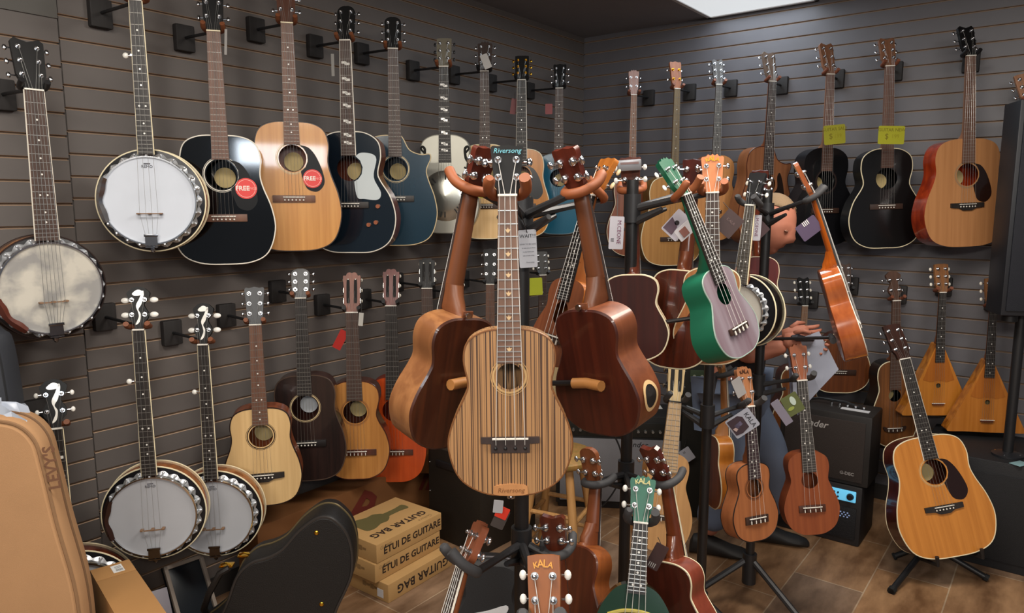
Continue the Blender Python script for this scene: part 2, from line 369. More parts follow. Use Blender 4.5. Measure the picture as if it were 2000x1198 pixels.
def inst(key, label, cat, T, N, J, B, W, kind='uke', name=None, wall=None, dT=None, dB=None, yaw=0, D=None, group=None,
         top=None, side=None, back=None, neck=None, board=None, headm=None, bind=None, bbind=None, hole=.70, holer=None, rose=None,
         head='crown', hw=None, strings=4, peg=None, post=None, br=.34, brm=None, brst='plain', inlay='dot', cut=None, shape=None,
         nw=None, logo=None, pick=None, sticker=None, frets=18, tilt=12, hth=.014, slotted=False, fbind=None, fth=0, extra=None, hang='black', nutm=None, heel=None, port=False, sidedot=False, fbend=None, hdev=None, bx=None, inlab=None):
    # ---- placement: the centre line of the face, from the head's top to the body's end
    if wall:
        sd, off = wall; A = on_wall(T[0], T[1], sd, off); Bz = A.copy()
        lo, hi = 0.0, 2.5
        for _ in range(40):
            mid = (lo + hi) / 2
            if proj(A - Vector((0, 0, mid)))[1] < B[1]: lo = mid
            else: hi = mid
        Bp = A - Vector((0, 0, lo))
        if bx: Bp = on_wall(bx, B[1], sd, off)
    else:
        A = P(T[0], T[1], dT); Bp = P(B[0], B[1], dB)
    tN = solve_t(A, Bp, py=N); tJ = solve_t(A, Bp, py=J)
    L = (A - Bp).length; zN = L * (1 - tN); zJ = L * (1 - tJ); z = (A - Bp)
    mid = Bp.lerp(A, .25)
    f = C0 - mid; f = Vector((f.x, f.y, 0)); zn = z.normalized(); f = (f - zn * f.dot(zn)).normalized()
    f = R_(math.radians(yaw), 3, zn) @ f
    M = frame(Bp, z, f)
    dep = proj(mid)[2]
    if W > 5: W = W * dep / FPX / math.cos(math.radians(yaw))
    nm = name or {'uke': 'ukulele', 'guitar': 'acoustic_guitar', 'banjo': 'banjo'}[kind]
    root = empty(nm, M, label, cat, group)
    INFO[key] = dict(D=D or .068, M=M, zN=zN, zJ=zJ, L=L, W=W, root=root, neckm=None)
    print('INST', key, 'L %.3f neck %.3f body %.3f W %.3f headY %.2f botY %.2f' % (L, zN - zJ, zJ, W, A.y, Bp.y))
    big = kind == 'guitar'
    D = D or (.105 if big else .068)
    nw = nw or (.043 if big else .035); nwb = nw * (1.26 if nw > .04 else 1.28)
    hw = hw or (.036 if big else .029)
    neck = neck or wood('#7a4526', '#8c5432'); board = board or wood('#2f2320', '#3d2c26', .5); headm = headm or neck
    top = top or wood('#b98345', '#c8924e'); side = side or wood('#7a3d20', '#8a4a28'); back = back or side
    shape = shape or {'guitar': 'dread', 'uke': 'uke'}.get(kind, 'uke')
    fy = -.0065          # top of the fretboard
    # ---- body
    if kind == 'banjo':
        R = zJ / 2; cz = R; Rr = R * 1.0
        banjo_body(root, R, side, back, top, bind or WHITE, W, D, extra or {})
        zfb = zJ - .0; zbr = R * .72; bodytop = 2 * R; halfneck_end = zJ + .004
        zs = zbr
    else:
        o = outline(shape, W, zJ, cut); body = MB(); n = len(o)
        o1 = shrink(o, .004); o2 = shrink(o, -.0)
        dd = lambda z: D * (1 - .18 * (z / zJ))
        rings = [[(x, 0, z) for x, z in o], [(x, dd(z) * .5, z) for x, z in o], [(x, dd(z) - .003, z) for x, z in o]]
        body.loft(rings, 0, cap=False)
        bk = [[(x, dd(z) - .003, z) for x, z in o], [(x, dd(z), z) for x, z in o1]]
        body.loft(bk, 1, cap=False)
        bo = MB(); bo.plate(o1, [], 0)
        body.add([(x, dd(z), z) for x, y, z in bo.v], bo.f, 1)
        bd = body.build('body', [side, back], root)
        holes = []
        hr = holer or ((.05 if big else .029) if hole else 0)
        if hole: holes = [circ(0, zJ * hole, hr, 40)[::-1]]
        tm = MB().plate(o, holes, 0)
        tp = tm.build('soundboard', top, root, flat=True, fix=False)
        if hole and rose:
            rm = MB()
            for rr, w_ in ((hr + .006, .0035), (hr + .0105, .0012)) if rose != WHITE else ((hr + .0035, .003),):
                a = circ(0, zJ * hole, rr + w_ / 2, 40); b_ = circ(0, zJ * hole, rr - w_ / 2, 40)
                rm.loft([[(x, -.0008, z) for x, z in b_], [(x, -.0008, z) for x, z in a]], 0, cap=False)
            rm.build('rosette', rose, root, flat=True)
        if hole and big:      # added tan disc painting the lit body inside; white where a paper label shows
            MB().prism(circ(.004, zJ * hole - .008, .036, 24), D * .78, D * .781).build('lit_inside_label', mat('#c9b27c' if inlab is None else inlab, .7), root)
        if bind: MB().tube([(x, .0012, z) for x, z in shrink(o, .0012)], .0026 if big else .002, 6, closed=True).build('binding', bind, root)
        if bbind: MB().tube([(x, dd(z) - .002, z) for x, z in shrink(o, .0012)], .0028 if big else .0024, 6, closed=True).build('binding', bbind, root)
        zs = zJ * br; zbr = zs
        zfb = fbend if fbend is not None else (zJ * hole + hr * (1.02 if big else 1.05) if hole else zJ * .8)
        # bridge
        bm_ = brm or wood('#2c1c16', '#3a261d', .5)
        bw = .155 if big else .085
        if brst == 'plain':
            g = MB().box((0, -.004, zs), (bw, .008, .026 if big else .018), b=.002)
        elif brst == 'class':
            g = MB().box((0, -.003, zs), (bw * 1.1, .006, .026), b=.001); g.box((0, -.006, zs + .002), (bw * .5, .008, .024), b=.001)
        elif brst == 'belly':
            g = MB().prism([(-bw / 2, zs + .012), (-bw / 2, zs - .008), (-bw * .25, zs - .012), (-.02, zs - .022), (.02, zs - .022), (bw * .25, zs - .012), (bw / 2, zs - .008), (bw / 2, zs + .012)], -.008, 0)
        elif brst == 'winged':
            bw = W * .47
            g = MB().prism([(-bw * .33, zs - .021), (bw * .33, zs - .021), (bw * .33, zs - .004), (bw * .5, zs - .003), (bw * .5, zs + .008), (-bw * .5, zs + .008), (-bw * .5, zs - .003), (-bw * .33, zs - .004)], -.007, 0)
        elif brst == 'mustache':
            g = MB().prism(spline([(-.055, zs + .014), (-.05, zs - .006), (-.02, zs - .016), (.02, zs - .016), (.05, zs - .006), (.055, zs + .014), (.02, zs + .004), (-.02, zs + .004)], 4), -.007, 0)
        elif brst == 'float':
            g = MB().box((0, -.005, zs), (.05, .012, .006))
        b_ = g.build('bridge', bm_, root)
        sw = nwb * 1.25
        MB().box((0, -.0095, zs + .006), (sw + .012, .004, .0032), b=.0006).build('saddle', WHITE, b_)
        if brst in ('plain', 'belly') and big or brst == 'winged':
            pm = MB()
            for k in range(strings):
                xx = sw * (k / (strings - 1) - .5); pm.ell((xx, -.0098, zs - (.005 if big else .012)), (.0032, .0025, .0032), n=8, m=5)
            pm.build('bridge_pins', WHITE if big else BLACKM, b_)
        elif brst != 'float':
            pm = MB()
            for k in range(strings):
                xx = sw * (k / (strings - 1) - .5); pm.box((xx, -.0095, zs - .006), (.003, .004, .011), b=.001)
            pm.build('string_ties', WHITE, b_)
        if pick:
            pc, pst = pick; q = zJ; hz = zJ * hole if hole else zJ * .7
            if pst == 'tear':
                a = [(hr * math.cos(t) * 1.12, hz + hr * math.sin(t) * 1.12) for t in [math.radians(d) for d in (62, 40, 15, -10, -35, -60)]]
                c = [(hr * .75, hz - hr * 1.7), (hr * 1.05, hz - hr * 2.3), (hr * 1.75, hz - hr * 2.45), (hr * 2.25, hz - hr * 1.9), (hr * 2.2, hz - hr * 1.1), (hr * 1.75, hz + hr * .1), (hr * 1.2, hz + hr * .8)]
            elif pst == 'square':
                a = [(hr * math.cos(t) * 1.12, hz + hr * math.sin(t) * 1.12) for t in [math.radians(d) for d in (60, 35, 5, -25, -50, -70)]]
                c = [(hr * .6, hz - hr * 2.3), (hr * 1.2, hz - hr * 2.45), (hr * 2.3, hz - hr * 2.5), (hr * 2.55, hz - hr * 1.9), (hr * 2.0, hz - hr * .7), (hr * 2.25, hz + hr * .7), (hr * 1.9, hz + hr * 1.15), (hr * 1.0, hz + hr * 1.25)]
            else: a = []; c = [(hr * 1.2, hz + hr * .8), (hr * 1.25, hz - hr * .4), (hr * .6, hz - hr * 1.3), (hr * 1.2, hz - hr * 2.9), (hr * 2.0, hz - hr * 2.6), (hr * 2.15, hz - hr * 1.2), (hr * 1.9, hz + hr * .2), (hr * 1.5, hz + hr * 1.2)]
            pts = (a + spline([a[-1]] + c + [a[0]], 5, closed=False)[1:-1]) if a else spline(c, 5)
            if sum(pts[i - 1][0] * pts[i][1] - pts[i][0] * pts[i - 1][1] for i in range(len(pts))) < 0: pts = pts[::-1]
            MB().prism(pts, -.0016, 0).build('pickguard', pc, root)
        if sticker:
            sx, sz, sr = sticker
            s_ = MB().prism(circ(sx, sz, sr, 32), -.0026, 0).build('sticker', mat('#d8342e', .4), root); s_['label'] = 'round red sticker reading FREE SONGS'
            MB().loft([[(x, -.0029, z) for x, z in circ(sx, sz, sr * .86, 32)], [(x, -.0029, z) for x, z in circ(sx, sz, sr * .82, 32)]], cap=False).build('ring', mat('#f2b9ae', .4), s_, flat=True)
            text('FREE', 'lettering', sr * .62, T_((sx - sr * .32, -.003, sz)), WHITE, s_, bold=.0004)
            text('SONGS', 'lettering', sr * .36, T_((sx + sr * .42, -.003, sz)), mat('#f0a79c', .4), s_)
        bodytop = zJ
    # ---- neck
    nk = MB(); K = 9
    def ring(z, hw_, th, y0=0.0):
        return [(hw_ * math.cos(PI * k / K), y0 + th * math.sin(PI * k / K), z) for k in range(K + 1)] + [(-hw_ * .5, y0 - .0005, z), (hw_ * .5, y0 - .0005, z)]
    hl = heel or (D * .72 if kind != 'banjo' else D * .5)
    ln = zN - zJ
    def wid(z): return (nw + (nwb - nw) * max(0, min(1, (zN - z) / max(ln, .01)))) / 2
    sec = [(zN + .004, .012), (zN, .015), (zN - ln * .12, .0165), (zN - ln * .5, .019), (zJ + ln * .22, .021), (zJ + .055, .024), (zJ + .035, .030), (zJ + .018, .042), (zJ + .006, hl * .85), (zJ + .0005, hl)]
    sec = [q for q in sec if q[0] > zJ][:9]
    sec.append((zJ + .0002, hl))
    ths = 1.0 if big or kind == 'banjo' else .86
    rings = [ring(z_, wid(z_) * (1.0 if t_ < .03 else (.92 if t_ < .05 else .8)), t_ * (ths if t_ < .03 else 1)) for z_, t_ in sec]
    nk.loft(rings); nk.build('neck', neck, root)
    # ---- fretboard
    fb = MB(); x0 = nw / 2; xe = wid(zJ) + (nwb - nw) * .5 * (zJ - zfb) / max(ln, .05)
    fb.prism([(-xe, zfb), (xe, zfb), (x0, zN), (-x0, zN)], fy, 0)
    fbo = fb.build('fretboard', board, root, flat=True)
    scale = zN - zs; fr = MB(); k = 1; fz = []
    while k <= 24:
        zf = zs + scale * 2 ** (-k / 12)
        if zf < zfb + .003: break
        hwf = x0 + (xe - x0) * (zN - zf) / (zN - zfb)
        fr.box((0, fy - .0004, zf), (2 * hwf, .0012, .0016 if dep < 2.2 else .0012)); fz.append(zf); k += 1
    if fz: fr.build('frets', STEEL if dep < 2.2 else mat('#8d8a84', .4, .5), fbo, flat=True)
    if fbind:
        q = MB()
        for s in (-1, 1): q.tube([(s * (xe + .0006), fy * .5, zfb), (s * (x0 + .0006), fy * .5, zN)], .0022, 5)
        q.build('binding', fbind, fbo)
    if inlay and fz:
        q = MB(); zz = [zN] + fz
        for k in (3, 5, 7, 9, 12, 15, 17):
            if k < len(zz):
                zc = (zz[k] + zz[k - 1]) / 2
                if inlay == 'dot':
                    for xx in ((-.009, .009) if k == 12 else (0,)): q.prism(circ(xx, zc, .0028, 10), fy - .0006, fy)
                elif inlay == 'block':
                    for a_, b_2 in ((-.35, .25), (.35, -.25)): q.box((a_ * x0, fy - .0003, zc + b_2 * .012), (x0 * .8, .0008, .009))
                    q.box((0, fy - .0003, zc), (x0 * .5, .0008, .009))
                elif inlay == 'maple':
                    if k == 15: continue
                    q.prism(spline([(0, zc + .005), (.0015, zc + .001), (.005, zc + .002), (.003, zc - .002), (0, zc - .005), (-.003, zc - .002), (-.005, zc + .002), (-.0015, zc + .001)], 2)[::-1], fy - .0006, fy)
        if q.v: q.build('inlays', PEARL if inlay != 'maple' else mat('#d9b98c', .4), fbo, flat=True)
    MB().box((0, fy * .5 - .001, zN + .002), (nw + .001, .011, .0045), b=.001).build('nut', nutm or WHITE, root)
    # ---- headstock
    hL = (L - zN - .004) / math.cos(math.radians(tilt)); MH = T_((0, -.002, zN + .004)) @ R_(-math.radians(tilt), 4, 'X')
    hp = spline(HS[head], 4, closed=False) if head not in ('square', 'dip') else HS[head]
    hpts = [(x * hw, z_ * hL) for x, z_ in hp]; hpts = hpts + [(-x, z_) for x, z_ in reversed(hpts[:-1] if abs(hpts[-1][0]) < 1e-6 else hpts)]
    hd = MB().prism(hpts, 0, hth, M=MH).build('headstock', [headm], root)
    if hdev: MB().prism(shrink(hpts, .0015), -.0012, .001, M=MH).build('head_veneer', hdev, hd)
    if slotted:
        q = MB()
        for s in (-1, 1): q.prism(spline([(s * hw * .42 + a * .006, b * hL) for a, b in ((-1, .26), (0, .23), (1, .26), (1, .78), (0, .81), (-1, .78))], 3), -.0016, hth + .0016, M=MH)
        q.build('slots', mat('#0d0a09', .8), hd)
    npair = strings // 2 if strings != 5 else 2
    peg = peg or CHROME; post = post or CHROME
    zs_ = [hL * ((.34 + .35 * k) if npair == 2 else (.28 + .27 * k)) for k in range(npair)]
    posts = []
    for s in (-1, 1):
        for k, z_ in enumerate(zs_):
            q = MB(); xx = s * hw * .56; ed = s * (hw * .92)
            if slotted:
                q.cyl((s * hw * .42 - .006, hth * .3, z_), (s * hw * .42 + .006, hth * .3, z_), .0042, 10, 1, M=MH)
                q.cyl((s * hw * .42, -.001, z_), (s * hw * .42, hth * .3, z_), .0035, 8, 1, M=MH)
                q.cyl((ed, hth * .5, z_), (ed + s * .006, hth * .5, z_), .0025, 8, 0, M=MH)
                q.box((ed + s * .001, hth * .5, z_), (.002, .010, .022), 0, M=MH)
                q.cyl((ed + s * .004, hth * .5, z_), (ed + s * .004, hth * .5 + .014, z_), .0022, 8, 0, M=MH)
                q.ell((ed + s * .004, hth + .013, z_), (.0045, .007, .0075), 1, M=MH)
                px_ = s * hw * .42
            else:
                rr = .0048 if big else .0042
                q.cyl((xx, -.0015, z_), (xx, .001, z_), rr * 1.6, 12, 0, M=MH)
                q.cyl((xx, -.011, z_), (xx, 0, z_), rr * .75, 10, 0, M=MH); q.ell((xx, -.011, z_), (rr * .95, .002, rr * .95), 0, M=MH, n=10, m=5)
                q.cyl((xx, -.007, z_), (xx, -.004, z_), rr * 1.15, 10, 0, M=MH)
                if fth == 'rear':     # buttons behind the head, set sideways
                    q.cyl((xx, hth, z_), (xx, hth + .012, z_), .004, 10, 0, M=MH)
                    q.ell((s * hw * 1.25, hth + .004, z_), (.013, .005, .009), 1, M=MH); q.cyl((xx, hth + .005, z_), (s * hw * 1.2, hth + .005, z_), .0028, 8, 0, M=MH)
                else:
                    q.ell((xx, hth + .002, z_), (.0085, .0075, .0095), 0, M=MH, n=10, m=6)
                    q.box((xx + s * .004, hth + .002, z_), (.012, .007, .009), 0, M=MH, b=.002)
                    q.cyl((xx, hth + .004, z_), (ed + s * .009, hth + .004, z_), .0022, 8, 0, M=MH)
                    q.ell((ed + s * .0135, hth + .004, z_), (.0062, .0042, .0085), 1, M=MH, n=10, m=6)
                px_ = xx
            q.build('tuning_peg', [post, peg], root)
            posts.append(MH @ Vector((px_, -.006 if not slotted else hth * .3 - .003, z_)))
    INFO[key].update(MH=MH, hL=hL, hw=hw, D=D)
    # ---- strings
    sb = nwb * 1.22 if kind != 'banjo' else .052; sr = .0007 if dep < 2.2 else .0004; ns = 6 if strings == 6 else 4
    smat = STEEL if big or kind == 'banjo' else mat('#d9d7d2', .35)
    order = sorted(range(len(posts)), key=lambda i: (posts[i].x, posts[i].z if posts[i].x > 0 else -posts[i].z))
    if strings == 6: order = [2, 1, 0, 3, 4, 5] if False else [0, 1, 2, 5, 4, 3]
    else: order = [0, 1, 3, 2] if npair == 2 else list(range(len(posts)))
    for k in range(len(posts)):
        u = k / (len(posts) - 1) - .5
        pst = posts[order[k]]
        yb = -.012 if kind != 'banjo' else -.022
        pts = [pst, (u * nw * .82, fy - .002, zN + .003), (u * sb, yb, zs + (.006 if kind != 'banjo' else 0))]
        if kind == 'banjo': pts.append((u * .03, -.014, .03))
        else: pts.append((u * sb, -.006, zs - .008))
        MB().tube(pts, sr, 4).build('string', smat, root)
    if strings == 5:
        z5 = zs + scale * 2 ** (-5 / 12); q = MB()
        q.cyl((-x0 - .002, .004, z5), (-x0 - .016, .004, z5), .004, 10, 0); q.ell((-x0 - .022, .004, z5), (.009, .006, .009), 1); q.cyl((-x0 - .004, .004, z5), (-x0 - .004, -.01, z5), .003, 8, 0)
        q.build('tuning_peg', [CHROME, PEARL], root)
    if logo:
        tx, ty_, sz, lm = logo[:4]
        if tx == 'KALA': kala(hd, MH, hw, hL, lm, back=len(logo) > 4)
        else: text(tx, 'logo', sz, MH @ T_((0, -.0016, hL * ty_)), lm, hd, shear=.25)
    if port:   # soundport ringed with pale wood on the side
        i0 = int(n * port); pa_, pb_ = Vector(o[i0]), Vector(o[(i0 + 1) % n]); c_ = (pa_ + pb_) / 2; tdir = (pb_ - pa_).normalized(); nr = Vector((tdir.y, -tdir.x))
        yy = D * .45; Fm = Matrix(((tdir.x, 0, nr.x), (0, 1, 0), (tdir.y, 0, nr.y)))
        def q3(a_, b_, h):
            # follow the curved side: walk along the outline
            s_ = a_; i = i0; cur = c_.copy(); step = 1 if s_ > 0 else -1; rem = abs(s_)
            while rem > 1e-5:
                nx = Vector(o[(i + 1) % n]) if step > 0 else Vector(o[i % n]); d_ = (nx - cur).length
                if d_ >= rem: cur = cur.lerp(nx, rem / max(d_, 1e-9)); rem = 0
                else: rem -= d_; cur = nx; i += step
            aa, bb = Vector(o[i % n]), Vector(o[(i + 1) % n]); td = (bb - aa).normalized()
            return (cur.x + td.y * h, yy + b_, cur.y - td.x * h)
        for nm_, r0, r1, h, mm in (('sound_port', 0, 1, .0012, mat('#120806', .8)), ('port_ring', 1, 1.35, .0018, mat('#d9b684', .45))):
            ra, rb = .024, .0175
            inner = [q3(math.sin(t) * ra * r0, math.cos(t) * rb * r0, h) for t in [2 * PI * k / 32 for k in range(32)]]
            outer = [q3(math.sin(t) * ra * r1, math.cos(t) * rb * r1, h) for t in [2 * PI * k / 32 for k in range(32)]]
            MB().loft([inner, outer], cap=False).build(nm_, mm, root)
    return root
def kala(hd, MH, hw, hL, lm, back=False):
    s = hw * 2; base = MH @ T_((0, -.0016, hL * .855))
    for ch, dx, sc, rot in (('K', -.24, .20, 14), ('A', -.085, .26, 4), ('L', .07, .26, -3), ('A', .225, .20, -14)):
        text(ch, 'logo', s * sc * 1.25, base @ T_((dx * s, 0, (.04 - abs(dx) * .25) * s)) @ R_(math.radians(-rot), 4, 'Y'), lm, hd, bold=.0003)
def banjo_body(root, R, side, back, top, bindm, W, D, ex):
    Rr = R * ex.get('res', 1.12); cz = R; n = 64; D = .095
    M = T_((0, 0, cz))
    MB().lathe([(Rr - .003, .026), (Rr, .030), (Rr, D - .008), (Rr - .006, D), (Rr * .6, D + .006), (.001, D + .009)], n, 0, M, 'y').build('resonator', [side], root)
    q = MB(); q.tube([((Rr - .001) * math.cos(2 * PI * k / n), .027, cz + (Rr - .001) * math.sin(2 * PI * k / n)) for k in range(n)], .0026, 6, closed=True)
    q.tube([((Rr + .0005) * math.cos(2 * PI * k / n), D - .010, cz + (Rr + .0005) * math.sin(2 * PI * k / n)) for k in range(n)], .0022, 6, closed=True)
    q.build('binding', bindm, root)
    # flange: black plate with chrome scalloped rim
    MB().loft([[(r * math.cos(2 * PI * k / n), y, cz + r * math.sin(2 * PI * k / n)) for k in range(n)] for r, y in ((R * .97, .022), (Rr - .002, .026))], cap=False).build('flange', ex.get('fl', mat('#16161a', .3, .3)), root)
    q = MB(); NB = 24
    pts0 = []; pts1 = []
    for k in range(NB * 8):
        a = 2 * PI * k / (NB * 8); sc = .5 + .5 * math.cos(a * NB)
        r1 = R * 1.0 + R * .062 * (sc ** .6)
        pts0.append((R * .965 * math.cos(a), .010, cz + R * .965 * math.sin(a))); pts1.append((r1 * math.cos(a), .020, cz + r1 * math.sin(a)))
    q.loft([pts0, pts1], cap=False)
    for k in range(NB):
        a = 2 * PI * k / NB; c, s = math.cos(a), math.sin(a)
        q.cyl((R * .985 * c, -.006, cz + R * .985 * s), (R * 1.035 * c, .021, cz + R * 1.035 * s), .003, 6)
        q.ell((R * 1.03 * c, .016, cz + R * 1.03 * s), (R * .036, .005, R * .036), n=8, m=5)
    q.build('tension_hooks', mat('#cdd0d4', .36, .75), root)
    MB().lathe([(R * .93, -.0035), (R * .94, -.0085), (R * .97, -.0085), (R * .98, -.002), (R * .98, .012), (R * .93, .012)], n, 0, M, 'y').build('tension_hoop', CHROME, root)
    MB().lathe([(.0005, -.0015), (R * .5, -.0018), (R * .9, -.0025), (R * .94, -.003)], n, 0, M, 'y').build('drum_head', top, root)
    if ex.get('mark', 1):
        text('REMO', 'printed_mark', R * .085, T_((0, -.0032, cz + R * .74)), mat('#4a4a52', .6), root); MB().box((0, -.0024, cz + R * .80), (R * .13, .0006, R * .03)).build('printed_mark', mat('#5a5a62', .6), root)
    b = MB(); zb = R * .72
    b.box((0, -.0195, zb), (.072, .003, .0035))
    for x in (-.032, 0, .032): b.box((x, -.011, zb), (.010, .016, .0045), b=.001)
    b.build('bridge', [mat('#7d5f46', .5)], root)
    t = MB(); t.prism([(-.018, .002), (.018, .002), (.017, .035), (-.017, .035)], -.016, -.012); t.box((0, -.007, -.002), (.036, .020, .004)); t.box((0, .004, -.006), (.012, .02, .02), b=.002); t.ell((0, .0, -.016), (.006, .006, .006))
    t.box((0, -.0165, .034), (.040, .004, .008), b=.001)
    t.build('tailpiece', mat('#8a8a8e', .22, 1), root)
    arc = []
    a0, a1 = (math.radians(150), math.radians(208)) if ex.get('armlow') is None else (math.radians(188), math.radians(238))
    for k in range(13):
        a = a0 + (a1 - a0) * k / 12; arc.append((a, R * (.90 + .02 * math.cos(k)), R * 1.05))
    if ex.get('arm', 1):
        am = ex.get('armm', CHROME); q = MB()
        q.loft([[(r1 * math.cos(a), -.004, cz + r1 * math.sin(a)) for a, r0, r1 in arc], [((r0 * .5 + r1 * .5) * math.cos(a), -.016, cz + (r0 * .5 + r1 * .5) * math.sin(a)) for a, r0, r1 in arc], [(r0 * math.cos(a), -.010, cz + r0 * math.sin(a)) for a, r0, r1 in arc], [(r0 * math.cos(a), -.008, cz + r0 * math.sin(a)) for a, r0, r1 in arc]], closed=False, cap=False)
        q.build('armrest', am, root)
# ------------------------------------------------------------ hangers and stands
def hanger(key, side, label, yoke=ORUB, plate=(.070, .092), armz=0, wood_block=False):
    I = INFO[key]; M = I['M']; zn = I['zN'] + .012
    p = M @ Vector((0, .03, zn)); N = NL if side == 'L' else NR; U = UL if side == 'L' else UR
    d = (p - CORNER).dot(N); w0 = p - N * d
    Mw = frame(w0 + Vector((0, 0, armz)), Vector((0, 0, 1)), N)
    r = empty('wall_hanger', Mw, label, 'wall hanger', 'guitar wall hangers')
    Li = Mw.inverted()
    MB().box((0, -.014, 0), (plate[0], .028, plate[1]), b=.006).build('back_plate', wood('#1b1817', '#232020', .7), r)
    yk = [M @ Vector(v) for v in ((-.030, -.022, zn + .012), (-.031, -.005, zn + .002), (-.026, .018, zn - .004), (0, .028, zn - .006), (.026, .018, zn - .004), (.031, -.005, zn + .002), (.030, -.022, zn + .012))]
    yk = spline([tuple(Li @ v) for v in yk], 4, closed=False)
    c = Li @ (M @ Vector((0, .030, zn - .006)))
    MB().tube([(0, -.02, 0), (0, -.05, 0), c], .0055, 8).build('arm', BLACKM, r)
    MB().tube(yk, .0085, 10).build('yoke', yoke, r)
    return r
def stand(name, label, px, Y, top_py, tiers, tripod=True, base_r=.33, rot=20, collar=None):
    top = P(px, top_py, Y); x, y = top.x, top.y
    r = empty(name, Vector((x, y, 0)), label, 'instrument stand', 'multi-arm instrument stands')
    Li = T_((-x, -y, 0))
    MB().tube([(0, 0, .12), (0, 0, top.z)], .0165, 16).build('pole', mat('#141314', .45), r)
    q = MB(); q.cyl((0, 0, .10), (0, 0, .22), .026, 16); q.build('tripod_collar', BLACKM, r)
    for k in range(3):
        a = math.radians(rot + 120 * k); c, s = math.cos(a), math.sin(a)
        l = MB().tube([(c * .02, s * .02, .19), (c * base_r, s * base_r, .012)], .012, 8).build('leg', mat('#232224', .5), r)
        MB().tube([(c * (base_r - .03), s * (base_r - .03), .028), (c * (base_r + .02), s * (base_r + .02), .012)], .015, 8).build('rubber_foot', mat('#2c2624', .7), l)
    for keys, ym, cradles in tiers:
        zz = []
        for k in keys:
            I = INFO[k]; M = Li @ I['M']; zn = I['zN'] + .010
            sw = .030
            yk = [M @ Vector(v) for v in ((-sw, -.040, zn + .014), (-sw - .002, -.012, zn + .000), (-sw * .8, .018, zn - .006), (0, .030, zn - .008), (sw * .8, .018, zn - .006), (sw + .002, -.012, zn), (sw, -.040, zn + .014))]
            c = M @ Vector((0, .032, zn - .008)); zz.append(c.z)
        hz = sum(zz) / len(zz) - .03
        hub = MB().cyl((0, 0, hz - .05), (0, 0, hz + .028), .024, 16); hub.build('hub', mat('#202022', .45), r)
        for k in keys:
            I = INFO[k]; M = Li @ I['M']; zn = I['zN'] + .010; sw = .030
            yk = [M @ Vector(v) for v in ((-sw, -.042, zn + .020), (-sw - .003, -.014, zn + .003), (-sw * .8, .018, zn - .006), (0, .030, zn - .008), (sw * .8, .018, zn - .006), (sw + .003, -.014, zn + .003), (sw, -.042, zn + .020))]
            c = M @ Vector((0, .032, zn - .008)); d = Vector((c.x, c.y, 0)); dn = d.normalized()
            a_ = MB()
            a_.tube([Vector((dn.x * .015, dn.y * .015, hz - .01)), Vector((dn.x * d.length * .5, dn.y * d.length * .5, (hz + c.z) / 2 - .006)), c], [.011, .008, .008], 8)
            px_ = dn * .10; a_.tube([Vector((dn.x * .015, dn.y * .015, hz - .045)), Vector((dn.x * min(.10, d.length * .7), dn.y * min(.1, d.length * .7), hz - .012))], [.012, .006], 8)
            arm = a_.build('arm', mat('#2a2a2c', .4), r)
            MB().tube(spline([tuple(v) for v in yk], 4, closed=False), [.0065] + [.0105] * 23 + [.0105], 10).build('yoke', RUBBER if ym == 'r' else ORUB, arm)
        for k, zf, cm in cradles:      # lower cradle arms that steady a body
            I = INFO[k]; M = Li @ I['M']; c = M @ Vector((0, I.get('D', .07) + .006, I['L'] * zf)); c2 = M @ Vector((-.036, I.get('D', .07) + .012, I['L'] * zf)); c3 = M @ Vector((.036, I.get('D', .07) + .012, I['L'] * zf))
            a_ = MB().tube([(0, 0, c.z - .04), c + (Vector((0, 0, c.z)) - c).normalized() * .012], .006, 8).build('cradle_arm', mat('#1e1d1e', .35), r)
            MB().tube([c2, c + (Vector((0, 0, c.z)) - c).normalized() * .006, c3], .011, 10).build('cradle_pad', mat('#a5703c', .5) if cm == 'o' else RUBBER, a_)
            MB().cyl((0, 0, c.z - .06), (0, 0, c.z - .02), .022, 14).build('hub', mat('#202022', .45), r)
    return r
# ------------------------------------------------------------ woods and finishes
MAHOG = wood('#6a3219', '#8a4826', .38, .3); MAHOGD = wood('#2c0d08', '#3c130b', .6, 0, spec=.25)
SPRUCE = wood('#b87c36', '#c88e46', .35, .8); SPRUCEP = wood('#d8b077', '#e4c08a', .5); GLOSSK = mat('#070708', .08, coat=1.0)
NAVY = mat('#0e1a24', .16, coat=1.0); TEALB = mat('#14303f', .18, coat=1.0); ROSEW = wood('#3a1d15', '#52281b', .3, .5)
ROSEF = wood('#5a3c2e', '#6d4a38', .5); EBON = wood('#1d1917', '#2a2421', .5); ROSED = wood('#3a2a24', '#4a352c', .5)
NECKM = wood('#7d492a', '#8f5733', .42); NECKD = wood('#4a2415', '#5a2d1a', .4); BLKH = mat('#121213', .42, spec=.25)
CREAM = mat('#e2d6b4', .4); IVORY = mat('#e6e0d2', .4); DKBIND = mat('#241511', .4); ROSEM = mat('#c9b48a', .4)
AMBER = wood('#b06f22', '#c98431', .25, .9); KOA = wood('#9a5a2a', '#b87238', .45)
ZEBRA = wood('#3e261a', '#ad8154', .55, 0, 360, .8, .43, .50)
def G(*a, **k): return inst(*a, kind='guitar', strings=k.pop('strings', 6), **k)
def U(*a, **k): return inst(*a, kind='uke', **k)
LO = ('L', .24); LH = 'left wall upper row'; RO = ('R', .24)
blackarm = mat('#5b2e22', .25, coat=.5)
